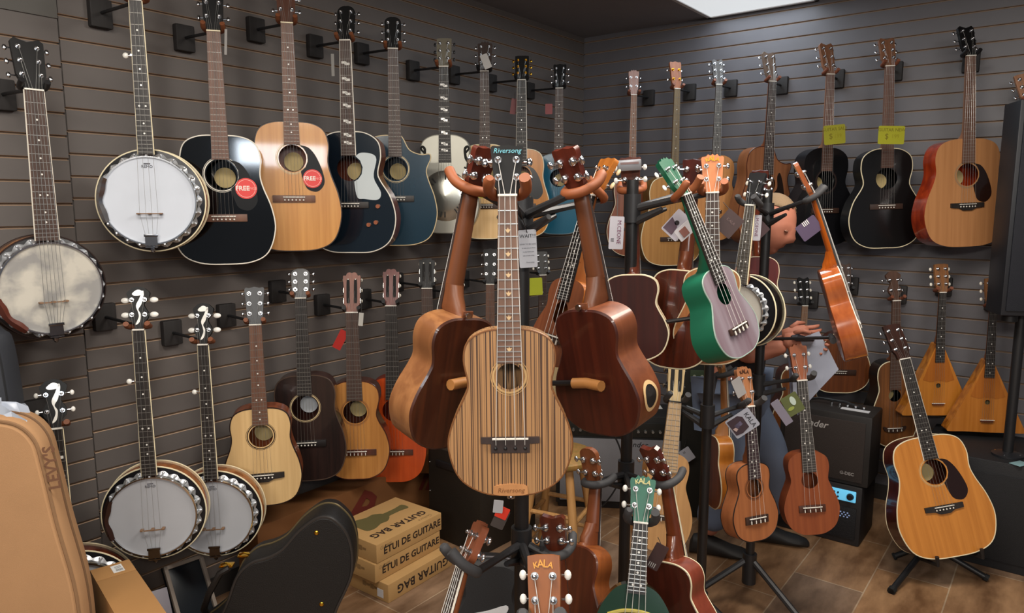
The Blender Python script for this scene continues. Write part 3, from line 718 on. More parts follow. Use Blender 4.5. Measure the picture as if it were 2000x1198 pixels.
def pearl(k):
    I = INFO[k]; h = I['hL']; w_ = I['hw']; q = MB()
    q.prism([(x * w_, z * h) for x, z in spline([(-.25, .10), (.1, .16), (.22, .34), (.02, .46), (.28, .58), (.5, .80), (.42, .90), (.12, .72), (-.18, .55), (-.02, .40), (.04, .28)], 4)], -.0012, .0002, M=I['MH'])
    q.prism([(x * w_, z * h) for x, z in spline([(-.5, .84), (0, .93), (.5, .86), (.3, .80), (-.3, .79)], 4)], -.0012, .0002, M=I['MH'])
    q.build('pearl_inlay', PEARL, I['root'], flat=True)
# ---- left wall, upper row
inst('b1', 'banjo with mottled vintage head and brown armrest, far left of the upper row', 'banjo', (56, 72), 177, 470, (0, 655), 200, kind='banjo', wall=('L', .27), yaw=14,
     top=wood('#8d8c8a', '#bdb9ae', .5, 0, 13, 13, .40, .60), side=wood('#7a4a1c', '#a8692a', .25, .8), strings=6, head='dip', headm=BLKH, fbind=IVORY, board=ROSED, hw=.040, nw=.046, extra=dict(armm=blackarm, armlow=1, mark=0, res=1.10), bind=DKBIND)
inst('b2', 'shiny chrome banjo with a plain white head in front of the black acoustic guitar', 'banjo', (258, -95), 2, 302, (0, 481), 200, kind='banjo', wall=('L', .30), yaw=-12,
     top=mat('#c6cdd8', .35, coat=.3), side=wood('#5a2a12', '#8a4418', .2, .9), strings=5, head='fiddle', headm=BLKH, fbind=CREAM, board=EBON, nw=.034, peg=PEARL, extra=dict(res=1.13), bind=CREAM)
G('g3', 'glossy black dreadnought guitar with a red round sticker, behind the chrome banjo', 'guitar', (411, -46), 62, 264, (0, 517), 190, wall=LO, yaw=-5, top=GLOSSK, side=GLOSSK, bind=IVORY, rose=IVORY, hole=.70,
  board=ROSEF, neck=wood('#7b4f38', '#8a5c43', .4), headm=BLKH, br=.365, brm=ROSEF, pick=(mat('#0e0e10', .4, spec=.2), 'tear'), sticker=(.078, .265, .036), inlay=None, nutm=CREAM)
G('g4', 'glossy natural dreadnought guitar with black pickguard and red round sticker', 'guitar', (556, -52), 46, 237, (0, 491), 180, wall=LO, yaw=0, top=SPRUCE, side=MAHOG, bind=DKBIND, rose=ROSEM, hole=.72,
  board=ROSEF, neck=NECKM, headm=wood('#4a2a1c', '#5c3626', .4), br=.41, brm=ROSEF, pick=(mat('#17171b', .4, spec=.2), 'tear'), sticker=(.070, .275, .035), nutm=CREAM)
G('g5', 'black guitar with a white pickguard, brown sides and three knobs on its top', 'guitar', (672, 8), 80, 257, (0, 494), 172, wall=LO, yaw=-16, shape='jumbo', top=NAVY, side=wood('#4a2114', '#6a3220', .3, .6), bind=IVORY, hole=.70,
  board=ROSED, headm=BLKH, fbind=IVORY, inlay='block', br=.40, brm=EBON, pick=(mat('#c9d3d6', .3, coat=.4), 'square'), head='round')
for kx, kz in ((.115, .19), (.105, .125), (.075, .115)):
    MB().cyl((kx, -.010, kz), (kx, 0, kz), .0085, 16).build('control_knob', wood('#8a4a2a', '#9a5634', .4), INFO['g5']['root'])
MB().prism([(-.012, .40), (.012, .40), (.006, .425), (0, .45), (-.006, .425)], -.002, 0, M=T_((0, 0, 0))).v and None
G('g6', 'dark blue cutaway guitar with pale binding, hanging right of the white pickguard guitar', 'guitar', (766, 30), 96, 264, (0, 480), 158, wall=LO, yaw=-4, cut='R', top=TEALB, side=NAVY, bind=ROSEM, rose=ROSEM, hole=.70, board=ROSED, headm=BLKH, head='round', br=.43, brm=EBON, neck=NECKD, inlay=None)
G('g7', 'silver metal resonator guitar with f-holes and a round coverplate', 'guitar', (866, 72), 131, 263, (0, 456), 130, wall=LO, yaw=-8, shape='class', top=mat('#a8a69b', .38, .55), side=mat('#9d9b90', .35, .6), bind=mat('#77756b', .4, .3), hole=None,
  board=EBON, headm=mat('#7d7768', .4, .3), br=.33, brm=EBON, inlay='block', head='square', fbind=None, peg=BLACKM, brst='float', hw=.034, fbend=.33)
def reso(root, zc, r):
    q = MB().lathe([(.001, -.016), (r * .55, -.012), (r * .95, -.004), (r, 0)], 40, 0, T_((0, 0, zc)), 'y').build('coverplate', mat('#b7b5aa', .25, .9), root)
    s = MB()
    for k in range(6):
        a0 = k * PI / 3 + .3
        for j in range(3):
            a = a0 + (j - 1) * .2; s.box((r * .74 * math.cos(a), -.0092, zc + r * .74 * math.sin(a)), (.006, .004, r * .22), M=T_((r * .74 * math.cos(a), -.0092, zc + r * .74 * math.sin(a))) @ R_(-(a - PI / 2), 4, 'Y') @ T_((-r * .74 * math.cos(a), .0092, -zc - r * .74 * math.sin(a))))
    s.build('slots', mat('#1c1b19', .7), q)
    f = MB()
    for sx in (-1, 1):
        pts = [(sx * .098, .375), (sx * .112, .392), (sx * .106, .402), (sx * .094, .39), (sx * .098, .35), (sx * .112, .325), (sx * .104, .302), (sx * .09, .308)]
        f.tube([(x, -.0008, z) for x, z in spline(pts, 4, closed=False)], [.0045] * 8 + [.006] * 8 + [.0065] * 8 + [.004] * 5, 6)
    f.build('f_holes', mat('#11110f', .8), root)
reso(INFO['g7']['root'], .175, .118)
G('g8', 'pale natural guitar with a plain brown headstock and a white paper tag', 'guitar', (946, 78), 140, 282, (0, 467), 118, wall=LO, yaw=-6, top=SPRUCEP, side=MAHOG, bind=CREAM, hole=.7, board=ROSED, headm=wood('#2e211c', '#3b2a24', .5), inlay='dot', neck=NECKD, br=.35)
G('g9', 'amber-topped guitar with large black pickguard and gold tuning pegs', 'guitar', (1019, 107), 157, 291, (0, 464), 112, wall=LO, yaw=-4, top=AMBER, side=MAHOG, bind=CREAM, rose=ROSEM, hole=.70, board=EBON, headm=BLKH, peg=GOLD, post=GOLD, fbind=IVORY, pick=(mat('#141312', .25, coat=.6), 'tear'), head='square', br=.36, inlay='dot')
G('g10', 'blue guitar with silver-grey upper body, last of the upper row before the corner', 'guitar', (1093, 123), 173, 300, (0, 458), 102, wall=LO, yaw=-4, top=mat('#1d6079', .2, coat=.8), side=NAVY, bind=mat('#6f7c80', .4), hole=.7, board=ROSED, headm=BLKH, head='flare', br=.34, neck=NECKD)
# ---- right wall, upper row
U('r11', 'small ukulele with a pinkish headstock, leftmost of the right wall upper row', 'ukulele', (1239, 135), 186, 345, (0, 500), 92, wall=RO, yaw=10, top=MAHOG, side=MAHOG, headm=wood('#9a7468', '#a8857a', .5), board=wood('#6e4a34', '#83583e', .5), head='crown', tilt=8, hw=.03, D=.08, bind=CREAM)
G('r12', 'natural guitar with gold tuning pegs and a reddish-brown headstock', 'guitar', (1324, 118), 174, 345, (0, 519), 118, wall=RO, yaw=28, strings=4, cut='R', top=wood('#a67641', '#b4844c', .45), side=wood('#6a4a22', '#83602c', .4), bind=CREAM, board=wood('#6a5a44', '#7a6a50', .5), headm=wood('#8a4f2c', '#9c5c34', .4), peg=CHROME, post=GOLD, head='flare', neck=NECKM, hole=None, nw=.036, hw=.034, br=.3)
U('r13', 'light orange ukulele body with dark fretboard, hanging behind the front stands', 'ukulele', (1406, 113), 166, 303, (0, 470), 96, wall=RO, yaw=20, strings=6, name='acoustic_guitar', top=wood('#a8703c', '#bb8149', .5), side=MAHOG, bind=None, board=wood('#3a3836', '#4a4744', .5), headm=wood('#3d3a38', '#4d4946', .5), hole=.7, holer=.03, tilt=16, head='dip', hw=.03, D=.09)
INFO['r13']['root']['category'] = 'guitar'; INFO['r13']['root']['label'] = 'light orange small-bodied guitar with a grey headstock, on the right wall upper row'
G('r14', 'brown cutaway guitar with dark fretboard, left of the first black guitar', 'guitar', (1511, 98), 160, 286, (0, 480), 100, wall=RO, yaw=36, cut='R', top=wood('#7a4c30', '#8d5b3b', .45), side=wood('#7a4a2c', '#8c5836', .45), bind=ROSEW, board=wood('#302624', '#3c302d', .5), headm=wood('#5a4a3e', '#6a574a', .5), hole=.62, pick=(mat('#241a16', .3), 'blob'), tilt=16, head='dip', br=.32)
G('r15', 'black guitar with a yellow price tag, left one of the two on the right wall', 'guitar', (1624, 80), 146, 289, (0, 480), 112, wall=RO, bx=1608, yaw=36, shape='jumbo', top=mat('#101013', .3, coat=.4), side=mat('#121216', .35), board=wood('#5c4238', '#6b4e42', .5), headm=wood('#6b4630', '#7c533a', .5), neck=wood('#8a6248', '#9a7056', .45), hole=.66, rose=mat('#3a2a26', .5), tilt=16, head='dip', br=.36, inlay=None)
G('r16', 'black guitar with pale edge binding and a yellow price tag, next to the spruce guitar', 'guitar', (1739, 70), 130, 290, (0, 485), 128, wall=RO, bx=1728, yaw=26, shape='jumbo', top=mat('#0c0b0c', .3, coat=.3), side=mat('#121214', .35), bind=CREAM, board=wood('#5c4238', '#6b4e42', .5), headm=wood('#6b4630', '#7c533a', .5), neck=wood('#8a6248', '#9a7056', .45), hole=.70, rose=None, tilt=16, head='dip', br=.42, inlay=None)
G('r17', 'spruce-topped guitar with glossy orange-red sides, rightmost of the upper row', 'guitar', (1897, 46), 110, 271, (0, 482), 138, wall=RO, bx=1886, yaw=36, top=wood('#a87448', '#b58052', .45), side=wood('#7a2410', '#a63a16', .2, .8), board=wood('#5a4034', '#6b4e40', .5), headm=BLKH, neck=wood('#94684a', '#a5775a', .45), hole=.67, rose=mat('#8c7a62', .4), br=.385, brst='belly', brm=EBON, pick=(mat('#241510', .25, coat=.5), 'tear'), tilt=16, head='dip', inlay=None)
G('r18', 'guitar mostly hidden behind the tall loudspeaker, only its pale headstock edge showing', 'guitar', (2004, 140), 200, 345, (0, 545), 110, wall=('R', .20), bx=2080, yaw=20, top=wood('#a87448', '#b58052', .45), side=MAHOG, board=ROSED, headm=wood('#8a6248', '#9a7056', .45), head='square', tilt=14)
# ---- left wall, lower row
inst('b19', 'white-headed banjo at the lower left, front one of the pair beside the gig bag', 'banjo', (265, 562), 645, 929, (0, 1088), 200, kind='banjo', wall=('L', .30), yaw=-14, top=mat('#a9abb0', .5), side=wood('#7a4a28', '#96592e', .25, .8), strings=5, head='fiddle', headm=BLKH, fbind=CREAM, board=EBON, nw=.034, hw=.033, peg=PEARL, fth='rear', extra=dict(res=1.14, arm=1, armm=mat('#2a1512', .3)), bind=CREAM)
inst('b20', 'white-headed banjo at the lower left, hanging behind the front one of the pair', 'banjo', (392, 594), 674, 936, (0, 1083), 200, kind='banjo', wall=('L', .27), yaw=-16, top=mat('#a9abb0', .5), side=wood('#7a4a28', '#96592e', .25, .8), strings=5, head='fiddle', headm=BLKH, fbind=CREAM, board=EBON, nw=.034, hw=.033, peg=PEARL, fth='rear', extra=dict(res=1.14, arm=0), bind=CREAM)
G('g21', 'small satin blond guitar with a dark grey headstock, above the black guitar case', 'guitar', (495, 562), 635, 798, (0, 989), 146, wall=LO, yaw=-6, top=wood('#c9a570', '#d6b37d', .55), side=MAHOG, bind=DKBIND, rose=DKBIND, hole=.72, holer=.043, board=ROSEF, headm=mat('#35373a', .4), head='flare', hw=.034, br=.31, brst='belly', brm=EBON, neck=NECKM)
G('g22', 'dark brown-black guitar with a white label in its soundhole', 'guitar', (585, 526), 583, 734, (0, 940), 148, wall=('L', .20), yaw=-8, top=wood('#1c1210', '#2a1a16', .35, .4), side=wood('#2a1410', '#3a1c15', .3, .5), bind=mat('#4a3a30', .4), rose=ROSEM, hole=.70, board=EBON, headm=mat('#19191b', .3), head='round', br=.36, brm=mat('#120c0b', .5), inlay=None, inlab='#d8dce0')
G('g23', 'amber classical guitar with a slotted rosewood headstock, left of the orange one', 'guitar', (685, 534), 611, 745, (0, 937), 128, wall=LO, yaw=-8, shape='class', top=wood('#a87038', '#bb8244', .35, .4), side=ROSEW, bind=ROSEW, rose=mat('#8c5a34', .4), hole=.69, board=ROSED, headm=wood('#6e3c2a', '#804834', .4), head='class', slotted=True, peg=IVORY, post=STEEL, br=.28, brst='class', brm=ROSEW, nw=.050, inlay=None)
G('g24', 'orange-red classical guitar hanging behind the left back-turned ukulele', 'guitar', (762, 527), 598, 738, (0, 942), 122, wall=('L', .22), yaw=-8, shape='class', top=wood('#a83c10', '#b84614', .35, .4), side=wood('#7a2410', '#8a2c12', .35), hole=.69, board=EBON, headm=wood('#5a1d12', '#6e2416', .35), head='class', slotted=True, peg=IVORY, post=STEEL, br=.29, brst='class', brm=ROSEW, nw=.050, inlay=None)
G('g25', 'brown classical guitar mostly behind the left back-turned ukulele', 'guitar', (833, 505), 564, 730, (0, 925), 118, wall=LO, yaw=-4, shape='class', top=wood('#7a4a22', '#8c582a', .4), side=ROSEW, hole=.69, board=ROSED, headm=BLKH, head='class', slotted=True, peg=IVORY, post=STEEL, brst='class', nw=.05, inlay=None)
G('g25b', 'classical guitar with a black slotted headstock, left of the striped ukulele', 'guitar', (890, 505), 578, 740, (0, 915), 100, wall=('L', .22), yaw=-4, shape='class', top=wood('#7a4a22', '#8c582a', .4), side=ROSEW, hole=.69, board=EBON, headm=mat('#1c1a19', .3), head='class', slotted=True, peg=IVORY, post=STEEL, brst='class', nw=.05, inlay=None)
G('g26', 'guitar with black headstock and brown fretboard hidden behind the striped ukulele', 'guitar', (957, 486), 556, 700, (0, 880), 92, wall=('L', .22), yaw=-4, top=wood('#4a2a18', '#5a341e', .4), side=ROSEW, hole=.7, board=ROSEF, headm=BLKH, head='flare', neck=NECKM, inlay=None)
G('g27', 'cream guitar behind the stand with a yellow price tag, right of the WAIT card', 'guitar', (1060, 492), 538, 676, (0, 826), 100, wall=('L', .25), yaw=20, shape='class', top=wood('#b39a72', '#c2a97f', .5), side=MAHOG, hole=.7, board=ROSED, headm=mat('#3c3a38', .5), head='square', peg=IVORY)
# ---- right wall, lower row
G('r28', 'guitar with a black mandolin-style headstock and a thin neck, right of the rack post', 'guitar', (1575, 543), 598, 716, (0, 868), 96, wall=('R', .20), yaw=22, strings=6, shape='class', top=wood('#6a3c1e', '#8a5028', .4), side=ROSEW, bind=CREAM, board=wood('#7a5a44', '#8a6a52', .5), headm=BLKH, hole=.7, tilt=16, nw=.03, hw=.03, head='dip', peg=IVORY, inlay=None)
G('r29', 'round-bottomed dark sunburst guitar behind the orange ukulele on the rack', 'guitar', (1655, 515), 570, 650, (0, 768), 108, wall=('R', .20), yaw=20, shape='pear', top=wood('#5a2f16', '#6e3b1c', .4), side=ROSEW, bind=CREAM, board=ROSED, hole=None, br=.35, headm=wood('#3a2a24', '#4a352c', .5), nw=.03, hw=.028, head='dip')
G('r30', 'slim sunburst guitar with black sides, white binding and a mustache bridge', 'guitar', (1751, 530), 588, 706, (0, 873), 80, wall=('R', .20), bx=1746, yaw=30, strings=4, shape='uke', top=wood('#5e3a20', '#7a4c28', .35, .4), side=mat('#1a1716', .3), bind=CREAM, board=wood('#46342c', '#523c32', .5), headm=wood('#4a342a', '#5a4034', .5), hole=.60, holer=.03, br=.21, brst='mustache', tilt=14, nw=.04, head='fiddle', inlay=None)
def balalaika(key, label, T, N, J, B, W, yaw, c1, c2):
    r = inst(key, label, 'balalaika', T, N, J, B, W, kind='guitar', name='balalaika', bx=B[0], wall=('R', .19), yaw=yaw, D=.075, strings=6, shape='bala', top=wood(c1, c2, .35, .5), side=wood('#8a4c14', '#c07a2a', .3, .6), board=EBON, headm=wood('#7a5030', '#8d6038', .4), neck=wood('#8a4c1c', '#a05c26', .35),
             hole=.42, holer=.011, nw=.030, hw=.030, head='square', peg=IVORY, hth=.016, tilt=10, brst='float', br=.16, brm=mat('#5a2a14', .5), inlay='dot', fbend=.26, group='balalaikas')
    I = INFO[key]; zJ = I['zJ']; W_ = I['W']
    MB().prism([(-W_ * .22, zJ * .50), (-W_ * .12, zJ * .47), (0, zJ * .49), (W_ * .12, zJ * .47), (W_ * .22, zJ * .50), (.02, zJ * .93), (-.02, zJ * .93)], -.0015, 0).build('pickguard', wood('#9c5718', '#a8621e', .4), r)
balalaika('r31', 'left balalaika of the two on the right wall, triangular orange body', (1843, 516), 572, 672, (1830, 812), 118, 26, '#b06c22', '#bf7a2c')
balalaika('r32', 'right balalaika of the two, triangular orange body beside the loudspeaker stand', (1943, 544), 602, 704, (1925, 845), 128, 22, '#a8631e', '#b8722a')
# ---- guitar on the floor stand
G('r33', 'natural guitar with black pickguard leaning on a floor stand by the black cabinet', 'guitar', (1748, 632), 702, 853, (1868, 1088), 158, dT=2.98, dB=2.70, yaw=33, top=wood('#b8742f', '#c88238', .3, .5), side=wood('#3c130c', '#541d12', .25, .6), back=ROSEW, bind=CREAM, bbind=CREAM, board=EBON, fbind=IVORY, headm=wood('#2a1712', '#3a2019', .3, .4), hole=.70, rose=mat('#c7a877', .4), br=.40, brst='belly', brm=EBON, pick=(mat('#24120e', .2, coat=.6), 'tear'), head='square', tilt=14, shape='dread')
# ---- front stand, upper tier
U('z', 'zebra-striped tenor ukulele with black headstock facing the viewer, front centre', 'ukulele', (990, 281), 384, 643, (998, 969), 245, dT=1.30, dB=1.27, top=ZEBRA, side=ZEBRA, bind=mat('#7a4e2a', .4), board=wood('#6e5040', '#7e5e4c', .5), headm=BLKH, hole=.72, holer=.024, rose=mat('#c9a46e', .4), head='flare', hw=.029, br=.335, brst='winged', brm=wood('#2e2422', '#3a2d2a', .5), inlay='maple', nw=.034, tilt=9, logo=('Riversong', .87, .0125, mat('#7fc6d4', .3, .5)), group='ukuleles on the front stand', fbind=None)
zr = INFO['z']['root']; zo = MB().prism([(-.032, .004), (-.02, .0015), (0, .0008), (.02, .0015), (.032, .004), (.031, .018), (.026, .021), (0, .024), (-.026, .021), (-.031, .018)], -.003, 0).build('name_plate', wood('#b98150', '#c68d5a', .5), zr)
text('Riversong', 'logo', .0125, T_((0, -.0032, .0115)), mat('#8a5a30', .6), zo, shear=.2)
q = MB(); q.cyl((0, .03, -.001), (0, .03, -.012), .0045, 12); q.cyl((0, .03, -.012), (0, .03, -.015), .0075, 14); q.build('strap_button', CHROME, zr)
KOAB = wood('#34150a', '#4a2210', .4, .25); SIDEL = wood('#7a4c2a', '#9c6a40', .42, .25)
U('u35', 'ukulele turned back to the viewer with pale brown side, left of the striped one', 'ukulele', (937, 283), 372, 604, (832, 846), .215, dT=1.42, dB=1.46, yaw=217, top=MAHOG, side=SIDEL, back=KOAB, neck=wood('#673a20', '#764528', .4), headm=wood('#4a1c12', '#5c2416', .35), bind=None, head='flare', group='ukuleles on the front stand', D=.078)
U('u36', 'ukulele turned back to the viewer with a pale-ringed sound port in its side', 'ukulele', (1117, 283), 376, 588, (1217, 822), .215, dT=1.42, dB=1.46, yaw=143, top=MAHOG, side=wood('#63331b', '#7a4427', .42, .25), back=wood('#341009', '#471a0e', .38, .3), neck=wood('#5e341c', '#6c3e24', .4), headm=wood('#4a1c12', '#5c2416', .35), head='flare', port=.84, group='ukuleles on the front stand', D=.078)
U('u37', 'ukulele seen from its right side, strings leaning to the left, behind the right one', 'ukulele', (1176, 303), 384, 545, (1068, 712), .20, dT=1.72, dB=1.66, yaw=-58, top=wood('#6e3a20', '#80482a', .4), side=wood('#8a4c1c', '#b06a2c', .3, .5), headm=wood('#9a5a22', '#b06c2c', .35), neck=wood('#80481f', '#925628', .4), board=mat('#161312', .4), head='flare', hole=.6, br=.30, group='ukuleles on the front stand', peg=mat('#c9b48a', .3), D=.085)
# front stand, lower tier
U('u49', 'orange KALA ukulele headstock at the bottom edge, in front of the front stand', 'ukulele', (1060, 1085), 1225, 1480, (1085, 1800), .215, dT=1.13, dB=.95, yaw=-6, headm=wood('#84481c', '#925424', .45), head='square', peg=PEARL, logo=('KALA', .8, .02, mat('#c98d3c', .4, .3)), hw=.027, tilt=4, br=.33, group='ukuleles on the front stand')
U('u50', 'brown ukulele seen edge-on with chrome tuners, at the bottom left of the stand', 'ukulele', (930, 1015), 1112, 1330, (775, 1560), .2, dT=1.33, dB=1.15, yaw=-82, top=MAHOG, headm=wood('#7a4228', '#8a4c30', .4), neck=wood('#7d4526', '#8c5030', .4), fbind=IVORY, tilt=6, group='ukuleles on the front stand')
U('u48', 'dark ukulele headstock turned away, above the KALA one at the stand', 'ukulele', (1082, 1000), 1078, 1290, (1120, 1530), .2, dT=1.55, dB=1.5, yaw=168, headm=wood('#4a1f12', '#5e2a18', .3, .4), neck=wood('#5a2814', '#6a3219', .35), back=MAHOG, head='dip', tilt=8, group='ukuleles on the front stand')
# ---- second stand
U('u38', 'dark mahogany ukulele turned away with cream binding, behind the second pole', 'ukulele', (1232, 308), 376, 536, (1238, 700), .20, dT=2.05, dB=2.0, yaw=176, side=wood('#a0561c', '#b8682a', .3, .5), back=MAHOGD, bbind=CREAM, bind=CREAM, neck=wood('#4a1f12', '#5c2a18', .3, .4), headm=wood('#4a1f12', '#5c2a18', .3, .4), peg=PEARL, head='flare', group='ukuleles on the second stand')
U('u39', 'amber-sided ukulele turned away with cream binding, left of the green one', 'ukulele', (1358, 312), 378, 528, (1318, 715), .21, dT=2.12, dB=2.08, yaw=168, side=wood('#9a5018', '#b86a26', .25, .7), back=wood('#3a140a', '#5a2412', .22, .7), bbind=CREAM, bind=CREAM, neck=wood('#5a2a16', '#6e3a20', .3, .4), headm=wood('#3a1410', '#4a1c14', .3, .4), head='flare', group='ukuleles on the second stand')
U('u40', 'natural KALA ukulele facing the viewer, directly behind the green ukulele', 'ukulele', (1392, 300), 378, 522, (1389, 713), 146, dT=2.02, dB=2.0, yaw=2, top=wood('#9a6034', '#b07444', .4), side=MAHOG, bind=CREAM, headm=wood('#b0683a', '#bd7444', .45), board=ROSED, head='crown', logo=('KALA', .8, .02, GOLD), tilt=6, group='ukuleles on the second stand', hw=.030)
U('u41', 'green-sided ukulele with a greyish mauve front, tilted on the second stand', 'ukulele', (1308, 302), 382, 524, (1460, 692), .200, dT=1.90, dB=1.84, yaw=58, top=wood('#6e5860', '#8a8088', .35, .4, 20, 1), side=mat('#0f6247', .5), back=mat('#0c553d', .5), neck=mat('#0f5a41', .5), headm=mat('#0e5239', .4), board=EBON, bind=mat('#8fa59a', .4), peg=PEARL, head='crown', hole=.70, br=.30, group='ukuleles on the second stand', D=.085)
U('u45', 'green KALA ukulele with a dark green curved body, bottom of the second stand', 'ukulele', (1257, 929), 1023, 1140, (1233, 1310), .185, dT=1.66, dB=1.5, yaw=2, shape='oval', top=mat('#1e3a28', .15, coat=1), side=mat('#234a32', .2, coat=1), neck=mat('#135c48', .4), headm=mat('#10604a', .4), board=EBON, peg=PEARL, head='crown', logo=('KALA', .8, .02, mat('#b9b27a', .4, .3)), hole=None, br=.2, tilt=4, hw=.030, nw=.034, group='ukuleles on the second stand', fbend=.165)
q = MB(); R45 = INFO['u45']['root']; z45 = INFO['u45']['zJ']
q.tube([(x, -.002, z) for x, z in spline([(-.062, z45 * .60), (-.03, z45 * .66), (0, z45 * .675), (.03, z45 * .66), (.062, z45 * .60)], 5, closed=False)], .0045, 6).build('yellow_stripe', mat('#b9a84e', .4), R45)
U('u46', 'dark red-brown ukulele turned away with double cream binding, bottom right of centre', 'ukulele', (1288, 862), 944, 1084, (1352, 1262), .20, dT=1.78, dB=1.70, yaw=147, side=wood('#6a2c1c', '#7e3a26', .4, .2), back=wood('#3c150f', '#4c1c14', .35, .3), bbind=CREAM, bind=CREAM, neck=wood('#5a2814', '#7a3c1c', .3, .4), headm=wood('#4a1c12', '#5c2418', .3, .4), fbind=CREAM, head='dip', group='ukuleles on the second stand', tilt=22)
U('u47', 'mahogany ukulele turned away with a rounded headstock, left of the green KALA', 'ukulele', (1168, 874), 948, 1062, (1142, 1262), .20, dT=1.86, dB=1.72, yaw=138, side=wood('#7a401c', '#9a5628', .4, .3), back=wood('#4a2010', '#5e2b16', .35, .3), neck=wood('#6e381c', '#824826', .4), headm=wood('#7a4426', '#8a5030', .4), head='round', group='ukuleles on the second stand', tilt=20)
# ---- third stand
U('u51', 'long-necked blond bass ukulele with slotted headstock, behind the green KALA', 'bass ukulele', (1326, 697), 786, 885, (1290, 1078), .2, dT=2.42, dB=2.25, yaw=18, name='bass_ukulele', shape='uke', top=wood('#a87c4c', '#b98c58', .5), side=wood('#a87848', '#b88452', .5), neck=wood('#b09066', '#c0a074', .5), board=wood('#a88c68', '#b89a74', .5), headm=wood('#b39b70', '#c2aa7e', .5), head='flare', slotted=True, peg=mat('#5a4a38', .4), post=BLACKM, hole=None, nw=.044, hw=.032, nutm=BLACKM, inlay=None, tilt=6, group='ukuleles on the third stand')
U('u52', 'orange ukulele seen from the side, behind the third pole', 'ukulele', (1412, 670), 735, 850, (1424, 990), .2, dT=2.62, dB=2.52, yaw=112, side=wood('#a8621c', '#b8722a', .35, .4), back=MAHOG, bind=CREAM, bbind=CREAM, neck=wood('#a06a3c', '#b07a4a', .4), fbind=IVORY, group='ukuleles on the third stand')
U('u53', 'light mahogany KALA ukulele with black binding on the third stand', 'ukulele', (1458, 716), 795, 905, (1480, 1058), .19, dT=2.34, dB=2.24, yaw=43, top=wood('#8a5230', '#9c6038', .45), side=wood('#8e5432', '#a4663e', .45), bind=mat('#1a1210', .4), bbind=mat('#1a1210', .4), headm=wood('#9a6440', '#a8704a', .5), neck=wood('#7d4a2c', '#8c5634', .4), board=wood('#33272a', '#3f3034', .5), hole=.68, rose=mat('#5a3420', .4), br=.28, brst='class', head='crown', tilt=8, hw=.030, logo=('KALA', .8, .02, mat('#4a2a1a', .5)), group='ukuleles on the third stand')
# ---- fourth stand
U('u54', 'large reddish mahogany ukulele facing the viewer, in front of the black amplifiers', 'ukulele', (1560, 672), 744, 884, (1590, 1045), 99, dT=2.50, dB=2.42, yaw=22, top=wood('#7a3a1a', '#8a4722', .5), side=wood('#7a3a1c', '#8a4724', .5), headm=wood('#8a4c2c', '#9a5836', .45), board=wood('#33302e', '#403c39', .5), brm=wood('#3c2015', '#4a281b', .5), hole=.66, head='crown', peg=PEARL, tilt=6, hw=.03, br=.32, group='ukuleles on the fourth stand', brst='class')
U('u44', 'glossy orange ukulele seen from the side, rightmost on the fourth stand', 'ukulele', (1566, 312), 388, 518, (1692, 692), .20, dT=2.42, dB=2.38, yaw=97, side=wood('#8a4420', '#a85a2c', .15, 1.0), top=MAHOG, back=MAHOG, neck=wood('#9a4a12', '#b45c1c', .2, .8), headm=wood('#7a4020', '#8c4c28', .25, .6), board=EBON, head='flare', tilt=8, group='ukuleles on the fourth stand', bind=IVORY, D=.075)
U('u43', 'deep red ukulele turned away with cream binding, left of the fourth pole', 'ukulele', (1484, 332), 392, 500, (1480, 655), 96, dT=2.66, dB=2.66, yaw=182, side=MAHOGD, back=wood('#4a0f0c', '#5c1712', .3, .5), bbind=CREAM, neck=wood('#6a2a14', '#7a3218', .3, .5), headm=wood('#3a1410', '#4a1c14', .3, .4), head='flare', group='ukuleles on the fourth stand')
inst('u42', 'banjo ukulele with cream-bound neck and black rim, behind the green ukulele', 'banjo ukulele', (1474, 335), 402, 555, (1436, 662), 100, kind='banjo', name='banjo_ukulele', dT=2.42, dB=2.42, yaw=-30, D=.06, strings=4, top=mat('#cfccc2', .5), side=mat('#141313', .25), bind=CREAM, board=wood('#4a4640', '#5a554e', .5), fbind=CREAM, headm=mat('#1c1c1e', .4), head='flare', nw=.034, extra=dict(res=1.3, arm=0, mark=0), peg=IVORY, group='ukuleles on the fourth stand')
for k in ('b19', 'b20', 'b34') if 'b34' in INFO else ('b19', 'b20'): pearl(k)
q = MB(); q.prism(spline([(-.058, z45 * .50), (-.075, z45 * .36), (-.06, z45 * .15), (0, z45 * .08), (.06, z45 * .15), (.075, z45 * .36), (.058, z45 * .50), (0, z45 * .60)], 4), -.0014, .0002).build('face_plate', mat('#15190f', .2, coat=.8), R45)
for sx in (-.066, .066): MB().ell((sx, -.003, z45 * .56), (.0055, .003, .0055)).build('screw', mat('#7a7fa8', .25, .8), R45)
for k in ('u35', 'u36'):
    I = INFO[k]; q = MB(); y0 = I['D'] * .74
    q.box((.0, y0 + .001, I['zJ'] + .004), (.026, .004, .018), 1, b=.001); q.cyl((.004, y0, I['zJ'] + .006), (.004, y0 + .010, I['zJ'] + .006), .0035, 10, 0); q.cyl((.004, y0 + .009, I['zJ'] + .006), (.004, y0 + .012, I['zJ'] + .006), .0065, 12, 0)
    q.build('strap_button', [CHROME, wood('#6a3a22', '#7a4628', .5)], I['root'])
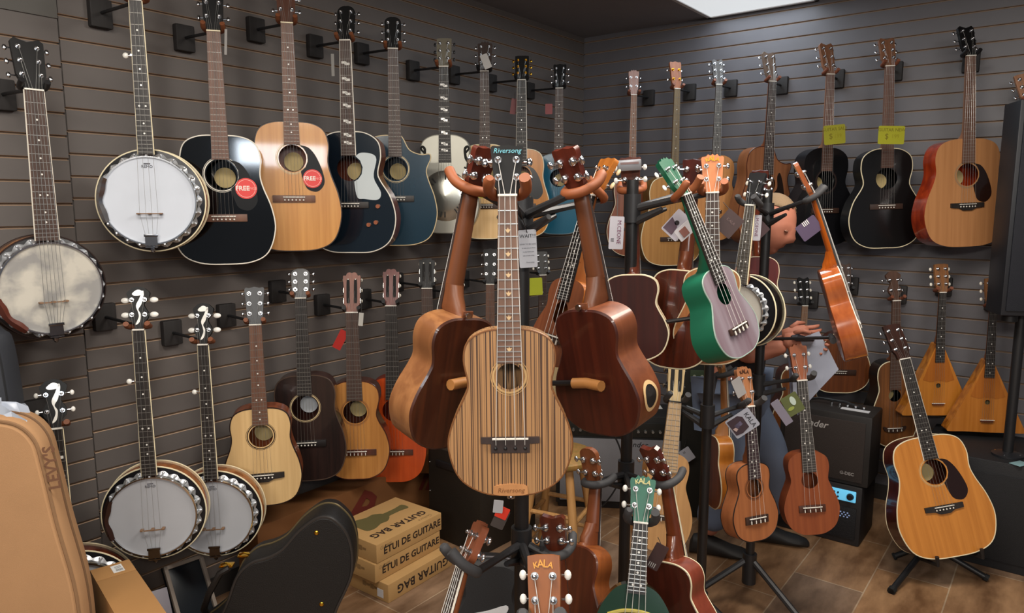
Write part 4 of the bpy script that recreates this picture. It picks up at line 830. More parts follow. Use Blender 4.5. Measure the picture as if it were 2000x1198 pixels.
# ---- hangers
HL = {'b1': 'black hanger holding the mottled-head banjo', 'b2': 'hanger above the chrome banjo, near the top edge', 'g3': 'hanger holding the black guitar with the red sticker', 'g4': 'hanger holding the natural guitar with the red sticker',
      'g5': 'hanger holding the white pickguard guitar', 'g6': 'hanger holding the dark blue cutaway guitar', 'g7': 'hanger holding the silver resonator guitar', 'g8': 'hanger holding the guitar with the plain brown headstock',
      'g9': 'hanger holding the gold-tuner amber guitar', 'g10': 'hanger holding the blue guitar nearest the corner', 'b19': 'hanger holding the front lower banjo', 'b20': 'hanger holding the rear lower banjo', 'g21': 'hanger holding the small blond guitar',
      'g22': 'hanger holding the dark brown-black guitar', 'g23': 'hanger holding the amber classical guitar', 'g24': 'hanger holding the orange-red classical guitar', 'g25': 'hanger holding the brown classical guitar', 'g25b': 'hanger holding the classical guitar with the black slotted head',
      'g26': 'hanger holding the black-headed guitar behind the striped ukulele', 'g27': 'hanger holding the cream guitar with the yellow tag'}
for k, v in HL.items(): hanger(k, 'L', v, yoke=BLACKM if k in ('b1', 'g24', 'g23', 'g25', 'g25b', 'g26', 'g27', 'g9', 'g10', 'g8') else wood('#6a3a20', '#7a4628', .6))
HR = {'r11': 'hanger holding the small pink-headed ukulele', 'r12': 'hanger holding the gold-peg natural guitar', 'r13': 'hanger holding the small light orange guitar', 'r14': 'hanger holding the brown cutaway guitar', 'r15': 'hanger holding the left black guitar',
      'r16': 'hanger holding the black guitar with pale binding', 'r17': 'black hanger holding the spruce guitar with orange-red sides', 'r18': 'hanger behind the tall loudspeaker', 'r28': 'hanger holding the thin-necked guitar right of the post', 'r29': 'hanger holding the round-bottomed sunburst guitar', 'r30': 'hanger holding the slim sunburst guitar',
      'r31': 'hanger holding the left balalaika', 'r32': 'hanger holding the right balalaika'}
for k, v in HR.items(): hanger(k, 'R', v, yoke=BLACKM if k in ('r17', 'r28', 'r29') else wood('#6a3a26', '#7a4630', .6))
# ---- stands
stand('instrument_stand', 'black front stand carrying the zebra-striped ukulele and its neighbours', 1020, 1.55, 352, [(['z', 'u35', 'u36', 'u37'], 'o', []), (['u50', 'u49', 'u48'], 'r', [])] if False else [(['z', 'u35', 'u36', 'u37'], 'o', [('u35', .24, 'o'), ('u36', .20, 'o')]), (['u50', 'u49', 'u48'], 'r', [])], rot=75)
stand('instrument_stand', 'black second stand carrying the green ukuleles, right of the front stand', 1236, 2.0, 352, [(['u38', 'u39', 'u41', 'u40'], 'o', [('u41', .22, 'r')]), (['u45', 'u46', 'u47'], 'r', [])], rot=40, base_r=.28)
stand('instrument_stand', 'black third stand with the light mahogany KALA ukulele, its pole in front of the jeans', 1386, 2.32, 700, [(['u51', 'u52', 'u53'], 'r', [])], rot=95, base_r=.25)
stand('instrument_stand', 'black fourth stand with the tripod base visible on the tiles', 1500, 2.60, 372, [(['u42', 'u43', 'u44'], 'r', [('u44', .12, 'r')]), (['u54'], 'r', [])], rot=-55, base_r=.30)
# ------------------------------------------------------------ partly hidden banjo behind the gig bag
inst('b34', 'banjo with a pearl-inlaid black headstock, mostly hidden behind the tan gig bag', 'banjo', (101, 745), 838, 1098, (0, 1290), 185, kind='banjo', wall=('L', .20), yaw=-5, top=mat('#a9abb0', .5), side=wood('#4a1f12', '#5c2a18', .25, .8), strings=4, head='fiddle', headm=BLKH, fbind=CREAM, board=EBON, nw=.034, hw=.036, peg=PEARL, extra=dict(res=1.12, arm=0), bind=CREAM, inlay='block')
pearl('b34')
hanger('b34', 'L', 'hanger holding the pearl-inlaid banjo behind the gig bag', yoke=wood('#6a3a20', '#7a4628', .6))
def rbox(a, b, c, name, m, parent=None, bev=.004): return MB().box(a, b, 0, None, bev).build(name, m, parent)
# ------------------------------------------------------------ tan gig bag
TAN = mat('#b08862', .85, spec=.2, bump=.25, bscale=700)
bx = -1.385
Mg = frame(Vector((bx, 1.62, 0)), Vector((-.0, .05, 1)), Vector((.30, -1, 0)))
bag = empty('gig_bag', Mg, 'tan padded instrument gig bag with dark lettering, lower left corner', 'gig bag')
half = [(0, 0), (.20, 0), (.27, .02), (.285, .10), (.288, .30), (.280, .55), (.245, .75), (.222, .90), (.205, .975), (.16, 1.022), (.08, 1.038), (0, 1.04)]
hp = spline([(-.2, 0)] + half + [(-.08, 1.038)], 5, closed=False)[5:-5]
bo = hp[:(len(half) - 1) * 5 + 1]; bo = bo + [(-x, z) for x, z in reversed(bo[1:-1])]
def soft(o, d, y0=0, r=.02):
    rings = [[(x, y0 + r, z) for x, z in o], [(x, y0 + d - r, z) for x, z in o]]
    a = shrink(o, r * .35); b = shrink(o, r)
    rings = [[(x, y0, z) for x, z in b], [(x, y0 + r * .3, z) for x, z in a]] + rings + [[(x, y0 + d - r * .3, z) for x, z in a], [(x, y0 + d, z) for x, z in b]]
    q = MB().loft(rings, cap=False); q.plate(b, [], y0); p = MB().plate(b, [], y0 + d); q.add(p.v, p.f); return q
soft(bo, .13).build('body', TAN, bag)
MB().tube([(x, .004, z) for x, z in shrink(bo, .008)], .0045, 6, closed=True).build('piping', mat('#8a6848', .8), bag)
MB().tube([(x, .065, z) for x, z in shrink(bo, -.001)], .004, 6, closed=True).build('zip', mat('#6e5238', .7), bag)
def on_plane(M, px, py, y0=0.0):      # point of a panel's front that the pixel looks at, in the panel's own axes
    i = M.inverted(); a = i @ C0; d = (i.to_3x3() @ ray(px, py)); return a + d * ((y0 - a.y) / d.y)
text("LEVY'S", 'lettering', .038, T_(on_plane(Mg, 102, 914, -.0006)) @ R_(-PI / 2 - .10, 4, 'Y'), mat('#6d4a33', .8), bag, space=1.05, bold=.0011)
# dark soft case behind it and a crumpled plastic bag
cs = empty('instrument_case', frame(Vector((-1.56, 1.83, 0)), Vector((0, 0, 1)), Vector((.25, -1, 0))), 'dark slate soft instrument case standing at the left edge behind the tan bag', 'instrument case')
hc = spline([(-.1, 0), (0, 0), (.12, 0), (.2, .01), (.22, .06), (.215, .6), (.20, 1.12), (.17, 1.21), (.10, 1.26), (0, 1.27), (-.1, 1.26)], 5, closed=False)[5:-5]
co = hc + [(-x, z) for x, z in reversed(hc[1:-1])]
soft(co, .12).build('body', mat('#30333a', .7, bump=.2, bscale=500), cs)
MB().tube([(x, .01, z) for x, z in shrink(co, .006)], .004, 6, closed=True).build('piping', mat('#1c1e22', .6), cs)
pbag = MB(); nn = 16; vs = []
pc = P(8, 832, 1.78)
for i in range(nn):
    for j in range(9):
        a = 2 * PI * i / nn; t = PI * j / 8; r = .055 * (1 + .28 * math.sin(3 * a + 2 * t) + .2 * math.sin(7 * a - 3 * j))
        vs.append((r * 1.3 * math.sin(t) * math.cos(a), r * math.sin(t) * math.sin(a), -r * math.cos(t)))
pbag.add(vs, [(i * 9 + j, ((i + 1) % nn) * 9 + j, ((i + 1) % nn) * 9 + j + 1, i * 9 + j + 1) for i in range(nn) for j in range(8)])
pb = pbag.build('plastic_bag', mat('#aeb6c4', .25)); pb.location = pc + Vector((0, 0, -.005)); tag(pb, 'crumpled whitish plastic bag tucked behind the tan gig bag', 'plastic bag')
# ------------------------------------------------------------ cardboard carton beside the bag
CARD = mat('#a47a4c', .8, spec=.2); CARDD = mat('#8d653c', .8, spec=.2)
HT = .455; A_, B_, C_ = floor_at(190, 1130, HT), floor_at(252, 1093, HT), floor_at(330, 1205, HT)
dv = (C_ - B_); wy = dv.length + .0; dv.normalize(); up = Vector((0, 0, 1)); xv = dv.cross(up) * -1
wx = abs((B_ - A_).dot(xv)) + .008
Mc = Matrix((xv, -dv, up)).transposed().to_4x4(); Mc.translation = B_ - xv * wx / 2 + dv * wy / 2; Mc.translation.z = 0
print('carton', wx, wy, A_, B_, C_)
cb = empty('cardboard_carton', Mc, 'narrow brown cardboard carton with a white barcode label, tilted beside the gig bag', 'cardboard box')
MB().box((0, 0, HT / 2), (wx, wy, HT - .004), b=.003).build('body', CARD, cb)
LY = wy / 2 - .045
fl = MB().box((0, LY, HT), (wx * .99, .085, .004), b=.001).build('flap', CARD, cb); MB().box((0, -.045, HT), (wx * .99, wy - .092, .004), b=.001).build('flap', CARD, cb)
lb_ = MB().box((.012, LY, HT + .0025), (.030, .05, .001)).build('barcode_label', mat('#d8d8d6', .6), fl)
q = MB()
for k in range(9): q.box((.006 + k * .0022, LY - .012, HT + .0032), (.0012 if k % 2 else .0007, .014, .0004))
for k in range(3): q.box((.014, LY + .002 + k * .006, HT + .0032), (.018, .0015, .0004))
q.build('bars', mat('#33343c', .6), lb_)
# ------------------------------------------------------------ framed picture and grey sheet leaning by the wall
def quad_panel(name, label, cat, px4, Y, m, th=.012, fm=None, fw=.02):
    a, b, c, d = [P(x, y, yy) for (x, y), yy in zip(px4, Y)]      # top-left, top-right, bottom-right, bottom-left
    x = (b - a).normalized(); z = (a - d).normalized(); z = (z - x * z.dot(x)).normalized(); yv = z.cross(x)
    M = Matrix((x, yv, z)).transposed().to_4x4(); W_, H_ = (b - a).length, (a - d).length; M.translation = d
    r = empty(name, M, label, cat)
    MB().box((W_ / 2, th / 2, H_ / 2), (W_, th, H_), b=.001).build('panel', m, r)
    if fm:
        q = MB()
        for cx, cz, sx, sz in ((W_ / 2, fw / 2, W_, fw), (W_ / 2, H_ - fw / 2, W_, fw), (fw / 2, H_ / 2, fw, H_), (W_ - fw / 2, H_ / 2, fw, H_)): q.box((cx, -.004, cz), (sx, .012, sz), b=.002)
        q.build('frame', fm, r)
    return r, W_, H_
quad_panel('framed_board', 'dark slate board in a pale frame leaning against the wall under the banjos', 'board', [(330, 1106), (405, 1080), (425, 1215), (352, 1235)], [2.42, 2.55, 2.47, 2.32], mat('#161c22', .3), fm=mat('#857a70', .6), fw=.014)
quad_panel('grey_sheet', 'pale grey card sheet between the carton and the framed board', 'sheet', [(296, 1156), (330, 1146), (348, 1215), (306, 1225)], [2.15, 2.2, 2.14, 2.1], mat('#77737a', .5), th=.004)
# ------------------------------------------------------------ big brown carton against the wall
def wall_frame(px, py, side, off):
    p = on_wall(px, py, side, off); return p
w0 = on_wall(455, 1000, 'L', .02); w1 = on_wall(870, 900, 'L', .02)
la = (w1 - w0).dot(UL); base = Vector((w0.x, w0.y, 0))
Mb = Matrix((UL, -NL, Vector((0, 0, 1)))).transposed().to_4x4(); Mb.translation = base + NL * .17
bc = empty('large_carton', Mb, 'large plain brown carton with dark red marks on the floor along the left wall', 'cardboard box')
MB().box((la / 2, .075, .155), (la, .145, .31), b=.004).build('body', mat('#70492a', .75, spec=.2), bc)
text('R', 'printed_mark', .24, T_((la * .40, -.001, .20)) @ R_(.5, 4, 'Y'), mat('#5e1d10', .7), bc, bold=.006, shear=.3)
text('n', 'printed_mark', .16, T_((la * .74, -.001, .22)) @ R_(.3, 4, 'Y'), mat('#5e1d10', .7), bc, bold=.004, shear=.3)
# ------------------------------------------------------------ black hard case with gold hardware
YC = 2.18
def pl(x, y): p = P(x, y, YC); return (p.x, p.z)
cc = P(560, 1150, YC); fo = [(658, 1198), (674, 1165), (687, 1130), (688, 1087), (679, 1052), (664, 1030), (643, 1014), (616, 1014), (581, 1038), (550, 1072), (522, 1087), (490, 1096), (463, 1122), (446, 1168), (432, 1196), (400, 1222), (355, 1246), (332, 1290), (350, 1345), (430, 1385), (520, 1375), (600, 1330), (636, 1258)]
fo = [(pl(*q)[0] - cc.x, pl(*q)[1] - cc.z) for q in fo][::-1]
fo = spline(fo, 4)
if sum(fo[i - 1][0] * fo[i][1] - fo[i][0] * fo[i - 1][1] for i in range(len(fo))) < 0: fo = fo[::-1]
zmin = min(z for _, z in fo) + cc.z
Mk = T_(Vector((cc.x, YC, cc.z))) @ R_(.10, 4, 'Z')
hc_ = empty('guitar_case', Mk, 'black hard-shell guitar case with gold latches standing on its side, in front of the boxes', 'instrument case')
LEA = mat('#100e0d', .6, bump=.5, bscale=260)
soft(fo, .15, 0, .012).build('shell', LEA, hc_)
MB().tube([(x, .10, z) for x, z in shrink(fo, -.001)], .0035, 6, closed=True).build('valance_trim', mat('#8a7a58', .35, .7), hc_)
MB().tube([(x, .004, z) for x, z in shrink(fo, .006)], .005, 6, closed=True).build('edge_welt', mat('#2e2a28', .4), hc_)
def kase(px, py, Y):
    return Mk.inverted() @ P(px, py, Y)
for px, py in ((617, 1044), (627, 1184)):
    p = kase(px, py, YC); MB().ell((p.x, -.001, p.z), (.008, .004, .008)).build('rivet', GOLD, hc_)
def latch(px, py, Y):
    p = kase(px, py, Y); q = MB(); q.box((p.x, p.y, p.z), (.045, .03, .006), b=.002); q.tube([(p.x - .016, p.y - .01, p.z + .006), (p.x, p.y - .014, p.z + .014), (p.x + .016, p.y - .01, p.z + .006)], .0035, 6); q.build('latch', GOLD, hc_)
latch(479, 1084, YC + .09); latch(443, 1104, YC + .08); latch(634, 1003, YC + .09)
MB().tube([kase(447, 1110, YC + .03), kase(430, 1120, YC + .02), kase(408, 1160, YC + .02), kase(398, 1190, YC + .03), kase(404, 1200, YC + .06)], .011, 8).build('handle', mat('#15110f', .5), hc_)
MB().box((.02, .075, zmin - cc.z - .0), (.2, .12, .004)).build('foot', BLACKM, hc_)
print('case zmin', zmin)
# ------------------------------------------------------------ boxes of guitar bags
F1 = floor_at(760, 1181); F2 = floor_at(884, 1106); uu = (F2 - F1); Lb = uu.length; uu.normalize(); vv = Vector((-uu.y, uu.x, 0))
KRAFT = mat('#b8925f', .75, spec=.2); INK = mat('#2a1c14', .7)
bh = .078; Wb = .28
specs = [(0, 0, .0, 'bottom'), (-.045, -.02, .0, 'middle'), (-.07, -.035, .02, 'top')]
P1 = floor_at(760, 1181)
def px_shift(px, py, z): return floor_at(px, py, z)
cor = [(floor_at(759, 1180, 0), 0), (floor_at(733, 1141, bh), 1), (floor_at(736, 1103, 2 * bh), 2)]
for p, k in cor:
    zb = bh * k + .0005 * k
    Mx = Matrix((uu, vv, Vector((0, 0, 1)))).transposed().to_4x4(); Mx.translation = Vector((p.x, p.y, zb))
    r = empty('guitar_bag_box', Mx, ['kraft cardboard box, bottom of the stack of three, lettering upside down', 'kraft cardboard box, middle of the stack of three, with French lettering', 'kraft cardboard box, top of the stack, with a guitar case printed on its lid'][k], 'cardboard box', 'boxes of guitar bags')
    MB().box((Lb / 2, Wb / 2, bh / 2), (Lb, Wb, bh - .001), b=.0025).build('carton', KRAFT, r)
    if k: text('ÉTUI DE GUITARE', 'lettering', .041, T_((Lb * .54, -.0004, bh * .48)), INK, r, bold=.0009, space=1.02)
    else: text('GUITAR BAG', 'lettering', .050, T_((Lb * .53, -.0004, bh * .50)) @ R_(PI, 4, 'Y'), INK, r, bold=.0009, space=1.05)
    text('Guitare', 'lettering', .02, T_((Lb * .13, -.0004, bh * .75)) @ R_(-.1, 4, 'Y'), mat('#9a7c50', .7), r, shear=.3) if k else None
    q = MB(); 
    for j in range(4): q.box((-.0004, Wb * (.25 + .08 * j), bh * .55), (.0006, .02, .02 if j % 2 else .01))
    q.build('printed_mark', mat('#8a6c44', .7), r)
    if k == 0:
        l = MB().box((-.0008, .045, .03), (.001, .034, .034)).build('paper_label', mat('#d8d8da', .6), r)
    if k == 2:
        MT = T_((Lb * .50, Wb * .24, bh)) @ R_(PI, 4, 'Z') @ R_(-PI / 2, 4, 'X')
        text('GUITAR BAG', 'lettering', .050, MT, INK, r, bold=.0012, space=1.06)
        text('Guitare', 'lettering', .026, T_((Lb * .80, Wb * .08, bh)) @ R_(PI, 4, 'Z') @ R_(-PI / 2, 4, 'X'), mat('#9a7c50', .7), r, shear=.3)
        sh = outline('class', .11, .15); neckp = MB()
        sil = [(x, z) for x, z in spline([(0, 0), (.05, .004), (.06, .04), (.045, .085), (.048, .12), (.028, .15), (.018, .16), (.018, .225), (.022, .27), (-.022, .27), (-.018, .225), (-.018, .16), (-.028, .15), (-.048, .12), (-.045, .085), (-.06, .04), (-.05, .004)], 3)]
        neckp.prism([(z + Lb * .16, -x) for x, z in sil], -.0005, .0001)
        o = neckp.build('printed_case', mat('#5f5730', .75), r); o.data.transform(T_((0, Wb * .62, bh)) @ R_(-PI / 2, 4, 'X'))
# ------------------------------------------------------------ black cabinet on the floor behind
def unit(name, label, cat, corner, xdir, w_, d_, h_, z0=0, m=None, bev=.006, group=None):
    """corner = front-left bottom corner; xdir runs along the front to the right"""
    x = xdir.normalized(); y = Vector((-x.y, x.x, 0)); M = Matrix((x, y, Vector((0, 0, 1)))).transposed().to_4x4(); M.translation = Vector((corner.x, corner.y, z0))
    r = empty(name, M, label, cat, group)
    MB().box((w_ / 2, d_ / 2, h_ / 2), (w_, d_, h_), b=bev).build('cabinet', m or mat('#171310', .6, bump=.3, bscale=300), r)
    return r
K0 = floor_at(940, 1088); K1 = floor_at(1006, 1053)
kb = unit('amplifier_cabinet', 'plain black speaker cabinet on the floor behind the front stand', 'amplifier', K0, K1 - K0, .38, .34, .44, m=mat('#1d1710', .6, bump=.3, bscale=300))
for zz in (.09, .22, .36): 
    MB().ell((-.001, .33, zz), (.003, .004, .004)).build('screw', CHROME, kb)
MB().box((-.004, .2, .37), (.012, .16, .03), b=.004).build('strap_handle', BLACKM, kb)
# ------------------------------------------------------------ wooden stool
S0 = P(1092, 884, 2.95); LW = wood('#a87c4a', '#bd8f58', .5)
st = empty('wooden_stool', Vector((S0.x, S0.y, 0)), 'round pale wooden stool with splayed legs, behind the striped ukulele', 'stool')
MB().lathe([(.001, S0.z - .03), (.15, S0.z - .03), (.158, S0.z - .02), (.158, S0.z - .006), (.15, S0.z), (.001, S0.z)], 40).build('seat', wood('#a67b45', '#8a7038', .5), st)
lg = []
for k in range(4):
    a = math.radians(20 + 90 * k); c_, s_ = math.cos(a), math.sin(a); p0 = Vector((.10 * c_, .10 * s_, S0.z - .025)); p1 = Vector((.195 * c_, .195 * s_, 0)); lg.append((p0, p1))
    MB().tube([p0, p0.lerp(p1, .5), p1], [.017, .019, .016], 10).build('leg', LW, st)
for t0 in (.45, .72):
    for k in range(4):
        a, b_ = lg[k], lg[(k + 1) % 4]; tt = t0 + (.06 if k % 2 else 0)
        MB().tube([a[0].lerp(a[1], tt), b_[0].lerp(b_[1], tt)], .010, 8).build('stretcher', LW, st)
# ------------------------------------------------------------ amplifiers
def knobs(r, n_, x0, x1, y, z, rad=.008, m=None, nm='control_knob', dep=.014):
    for k in range(n_):
        x = x0 + (x1 - x0) * k / max(1, n_ - 1); MB().lathe([(.0005, -dep), (rad * .8, -dep), (rad, 0)], 14, 0, T_((x, y, z)), 'y').build(nm, m or mat('#1a1a1a', .4), r)
# large silver-grille amp
G1 = floor_at(1325, 1002); G0 = G1 - Vector((.62, -.06, 0))
ga = unit('guitar_amplifier', 'wide black amplifier with silver-grey grille cloth and a row of knobs', 'amplifier', G0, G1 - G0, .64, .24, .47, .03, m=mat('#141312', .55, bump=.3, bscale=300))
MB().box((.32, -.006, .185), (.60, .012, .33), b=.004).build('grille', mat('#77767a', .8, bump=.8, bscale=600), ga)
MB().box((.32, -.004, .40), (.62, .008, .075), b=.002).build('control_panel', mat('#24231f', .35, .3), ga)
knobs(ga, 16, .05, .59, -.008, .395, .0085, mat('#8d8c88', .25, .8))
MB().box((.32, .10, .478), (.30, .03, .012), b=.004).build('strap_handle', BLACKM, ga)
MB().box((.32, .12, .0), (.62, .2, .06), b=.01).build('base', BLACKM, ga)
text('Fender', 'logo', .04, T_((.40, -.013, .325)), mat('#2a2a2c', .3, .6), ga, shear=.3)
for nm, (a, b, cw, ch, rr, yy) in {'front': (1198, 824, .16, .11, .2, 0), 'right': (1283, 824, .035, .10, 0, 0)}.items():
    p = P(a, b, G0.y + .13); o = MB().box((0, 0, 0), (cw, ch, .003), b=.001).build('paper_sheet', mat('#c3c0ba', .7)); o.location = Vector((p.x, p.y, .4 + .1035)); o.rotation_euler = (0, 0, rr)
    tag(o, {'front': 'white papers lying on top of the silver-grille amplifier', 'right': 'narrow white paper strip at the right end of the amplifier top'}[nm], 'paper')
# cable in front of it
cab = MB().tube(spline([tuple(P(x, y, 3.28)) for x, y in ((1192, 822), (1200, 850), (1212, 880), (1216, 915), (1205, 950), (1180, 985), (1150, 1002))], 5, closed=False), .004, 6).build('cable', BLACKM)
tag(cab, 'black cable hanging down in front of the silver-grille amplifier', 'cable')
# small head with green light
H1 = floor_at(1392, 1010)
ha = unit('combo_amplifier', 'small black amplifier with a green-lit control panel, beside the jeans', 'amplifier', H1 - Vector((.17, 0, 0)), Vector((1, -.12, 0)), .22, .2, .90, 0, m=mat('#14140f', .6, bump=.3, bscale=300))
pp = MB().box((.105, -.004, .725), (.15, .010, .06), b=.002).build('control_panel', mat('#3c4a36', .4), ha)
knobs(ha, 4, .05, .16, -.009, .725, .008, mat('#c8c8b8', .3, .5))
MB().box((.075, -.003, .815), (.045, .006, .03), b=.002).build('indicator_light', mat('#4f8a5c', .5, emit=.25), ha)
# Fender amp and the blue-lit one below
E1 = floor_at(1677, 1071)
BW = .40
lo_amp = unit('bass_amplifier', 'black amplifier with a blue-lit control panel, underneath the other black amplifier', 'amplifier', E1 - UR * BW, UR, BW, .28, .285, 0, m=mat('#191617', .6, bump=.3, bscale=300), bev=.012)
MB().box((BW / 2 + .045, -.004, .235), (.26, .010, .052), b=.008).build('control_panel', mat('#6cc7f0', .4, emit=.55), lo_amp)
knobs(lo_amp, 1, .145, .145, -.009, .235, .018, mat('#15171c', .5)); knobs(lo_amp, 1, .352, .352, -.009, .235, .016, mat('#15171c', .5))
for row, dz in ((0, .010), (1, -.010)): knobs(lo_amp, 7, .20, .30, -.009, .235 + dz, .0045, mat('#22303a', .5), 'equaliser_slider', .008)
MB().box((BW / 2, -.003, .105), (.36, .006, .15), b=.003).build('grille', mat('#1b1c20', .5, .3, bump=1, bscale=400), lo_amp)
q = MB()
for j in range(3):
    for k in range(16): q.box((.12 + k * .015 + (j % 2) * .007, -.007, .155 - j * .010), (.006, .002, .005))
o = q.build('lit_grille_holes', mat('#8fa4d0', .4, emit=.35), lo_amp)
up_amp = unit('guitar_amplifier', 'black combo amplifier with a white script logo, on top of the blue-lit amplifier', 'amplifier', E1 - UR * (BW - .02), UR, BW, .22, .33, .2855, m=mat('#1c1816', .6, bump=.3, bscale=300), bev=.012)
MB().box((BW / 2, -.003, .16), (.35, .008, .28), b=.003).build('grille', mat('#2b221e', .8, bump=.8, bscale=500), up_amp)
text('Fender', 'logo', .045, T_((.15, -.008, .262)), mat('#cfcac6', .3, .4), up_amp, shear=.35, bold=.0006)
text('G-DEC', 'logo', .02, T_((.31, -.008, .055)), mat('#8f8a88', .4), up_amp, bold=.0006)
MB().box((.31, .08, .332), (.12, .03, .003)).build('top_label', mat('#c9c9cc', .5), up_amp)
knobs(up_amp, 1, .1, .1, .1, .34); 
for k in range(5): MB().cyl((.20 + k * .035, .11, .33), (.20 + k * .035, .11, .345), .007, 12).build('control_knob', CHROME, up_amp)
MB().tube([(.08, .12, .335), (.14, .12, .352), (.26, .12, .352), (.32, .12, .335)], .006, 6).build('strap_handle', BLACKM, up_amp)
# big black subwoofer, loudspeaker on a pole
W1 = floor_at(1967, 1130) - NR * .06; SW = .36
sub = unit('subwoofer_cabinet', 'large black subwoofer cabinet on the floor at the right edge', 'loudspeaker', W1 - UR * SW, UR, SW + .20, .46, .475, 0, m=mat('#131316', .65, bump=.4, bscale=260))
MB().box(((SW + .2) / 2, -.003, .23), (SW + .12, .006, .38), b=.003).build('grille', mat('#101013', .7, bump=1, bscale=500), sub)
p = P(1967, 893, 2.98)
pole = empty('speaker_pole', Vector((p.x, p.y, .476)), 'black steel pole rising from the subwoofer to the tall loudspeaker', 'speaker pole')
MB().cyl((0, 0, .012), (0, 0, .66), .020, 16).build('pole', BLACKM, pole); MB().lathe([(.001, 0), (.06, 0), (.06, .008), (.03, .018), (.001, .018)], 24).build('flange', mat('#1f1f22', .4), pole)
for k in range(4): MB().cyl((.045 * math.cos(k * PI / 2 + .7), .045 * math.sin(k * PI / 2 + .7), .006), (.045 * math.cos(k * PI / 2 + .7), .045 * math.sin(k * PI / 2 + .7), .013), .005, 8).build('bolt', CHROME, pole)
lx = P(1957, 560, 2.9)
ls = unit('loudspeaker', 'tall narrow black loudspeaker on the pole, cut off by the right edge', 'loudspeaker', Vector((lx.x + .005, 2.90, 0)), Vector((1, -.25, 0)), .30, .16, .86, 1.10, m=mat('#15171d', .5))
MB().box((.15, -.004, .43), (.27, .008, .82), b=.004).build('grille', mat('#181b24', .6, .2, bump=.8, bscale=600), ls)
MB().cyl((.06, .07, -.03), (.06, .07, .0), .03, 14).build('pole_socket', BLACKM, ls)
p = floor_at(1992, 906, .477); o = MB().box((0, 0, 0), (.07, .045, .002), b=.0005).build('paper_card', mat('#7fa0a4', .5)); o.location = p; o.rotation_euler = (0, 0, .4); tag(o, 'small pale blue card lying on the black subwoofer', 'card')
# floor guitar stand
I = INFO['r33']; gM = I['M']; base = floor_at(1800, 1095) ; base = Vector((gM.translation.x + .02, gM.translation.y + .22, 0))
gs = empty('guitar_floor_stand', base, 'low black tubular stand under the natural guitar on the floor', 'guitar stand')
inv = T_(-base)
for a, b_ in (((1830, 1062), (1740, 1156)), ((1815, 1090), (1930, 1131)), ((1830, 1085), (1745, 1088))):
    pb = floor_at(b_[0], b_[1], .012); MB().tube([Vector((0, 0, .10)), inv @ pb], .012, 10).build('leg', BLACKM, gs)
    MB().tube([inv @ pb.lerp(Vector((base.x, base.y, .1)), .06), inv @ pb], .0155, 8).build('rubber_foot', mat('#0e0e0e', .8), gs)
MB().tube([(0, 0, .08), (0, .0, .35)], .012, 10).build('upright', BLACKM, gs)
for sx in (-.09, .09):
    e = inv @ (gM @ Vector((sx, .12, -.012))); f_ = inv @ (gM @ Vector((sx, -.02, -.014))); g_ = inv @ (gM @ Vector((sx, -.03, .02)))
    MB().tube([(0, 0, .12), e, f_, g_], .008, 8).build('cradle_arm', BLACKM, gs)

# black rounded case with a pale stripe under the front stand
BPc = P(952, 1215, 1.86); bo2 = [(x, z - .13) for x, z in outline('uke', .25, .30)]
Mq = frame(BPc, Vector((.05, .25, 1)), Vector((.1, -1, .2)))
bpk = empty('soft_case', Mq, 'black rounded soft case with a white stripe, at the bottom edge behind the front stand', 'instrument case')
soft(bo2, .10, 0, .02).build('body', mat('#0c0b0d', .6, bump=.2, bscale=500), bpk)
MB().tube([(x, .02, z) for x, z in shrink(bo2, -.001)], .003, 6, closed=True).build('zip', mat('#5a5658', .4), bpk)
MB().prism(spline([(-.06, -.005), (.03, .012), (.055, .03), (.05, .045), (0, .03), (-.06, .016)], 3), -.003, .002).build('stripe', mat('#c9c9cc', .5), bpk)
# ------------------------------------------------------------ tags and cards
def card(name, label, cat, px, py, Y, w_, h_, rot=0, m=None, yaw=0, lines=None, group=None, string=None, th=.0012):
    """a card of w_ by h_ photo pixels, hung at distance Y"""
    c = P(px, py, Y); s = proj(c)[2] / FPX
    f = Vector((math.sin(math.radians(yaw)), -math.cos(math.radians(yaw)), .12)).normalized()
    M = frame(c, Vector((0, 0, 1)), f) @ R_(math.radians(rot), 4, 'Y')
    r = empty(name, M, label, cat, group); W_, H_ = w_ * s, h_ * s
    rr = min(W_, H_) * .08
    pts = []
    for cx, cz, a0 in ((1, -1, -90), (1, 1, 0), (-1, 1, 90), (-1, -1, 180)):
        for k in range(4):
            a = math.radians(a0 + 30 * k); pts.append((cx * (W_ / 2 - rr) + rr * math.cos(a), cz * (H_ / 2 - rr) + rr * math.sin(a)))
    MB().prism(pts, -th / 2, th / 2).build('card', m or mat('#cfcdca', .6), r)
    if string:
        e = M.inverted() @ P(string[0], string[1], string[2] if len(string) > 2 else Y + .02)
        MB().tube([(0, 0, H_ * .42), e], .0009, 5).build('string', mat('#2a2624', .7), r)
    for ln in lines or []:
        t, x, z, size, lm, rz = ln
        text(t, 'lettering', size * s, T_((x * W_, -th / 2 - .0004, z * H_)) @ R_(math.radians(rz), 4, 'Y'), lm, r, extr=.0002)
    return r, W_, H_, th
DK = mat('#1d1d22', .6); GY = mat('#6e6e76', .6); OL = mat('#6e6410', .6)
card('info_card', 'white WAIT!!! information card behind the neck of the striped ukulele', 'card', 1031, 486, 1.50, 36, 74, -3, mat('#b9bcc4', .5), 12,
     [('WAIT!!!', .03, .33, 10, DK, 0), ('HOW TO BE SURE', 0, .12, 4, GY, 0), ('of what you are about', .04, .02, 3, GY, 0), ('to play before you', .02, -.08, 3, GY, 0), ('take it home today', .02, -.18, 3, GY, 0), ('Riversong', .1, -.36, 4, GY, 0)], string=(1010, 395, 1.38))
YEL = mat('#b3b41f', .7); YL2 = mat('#8f8a18', .7)
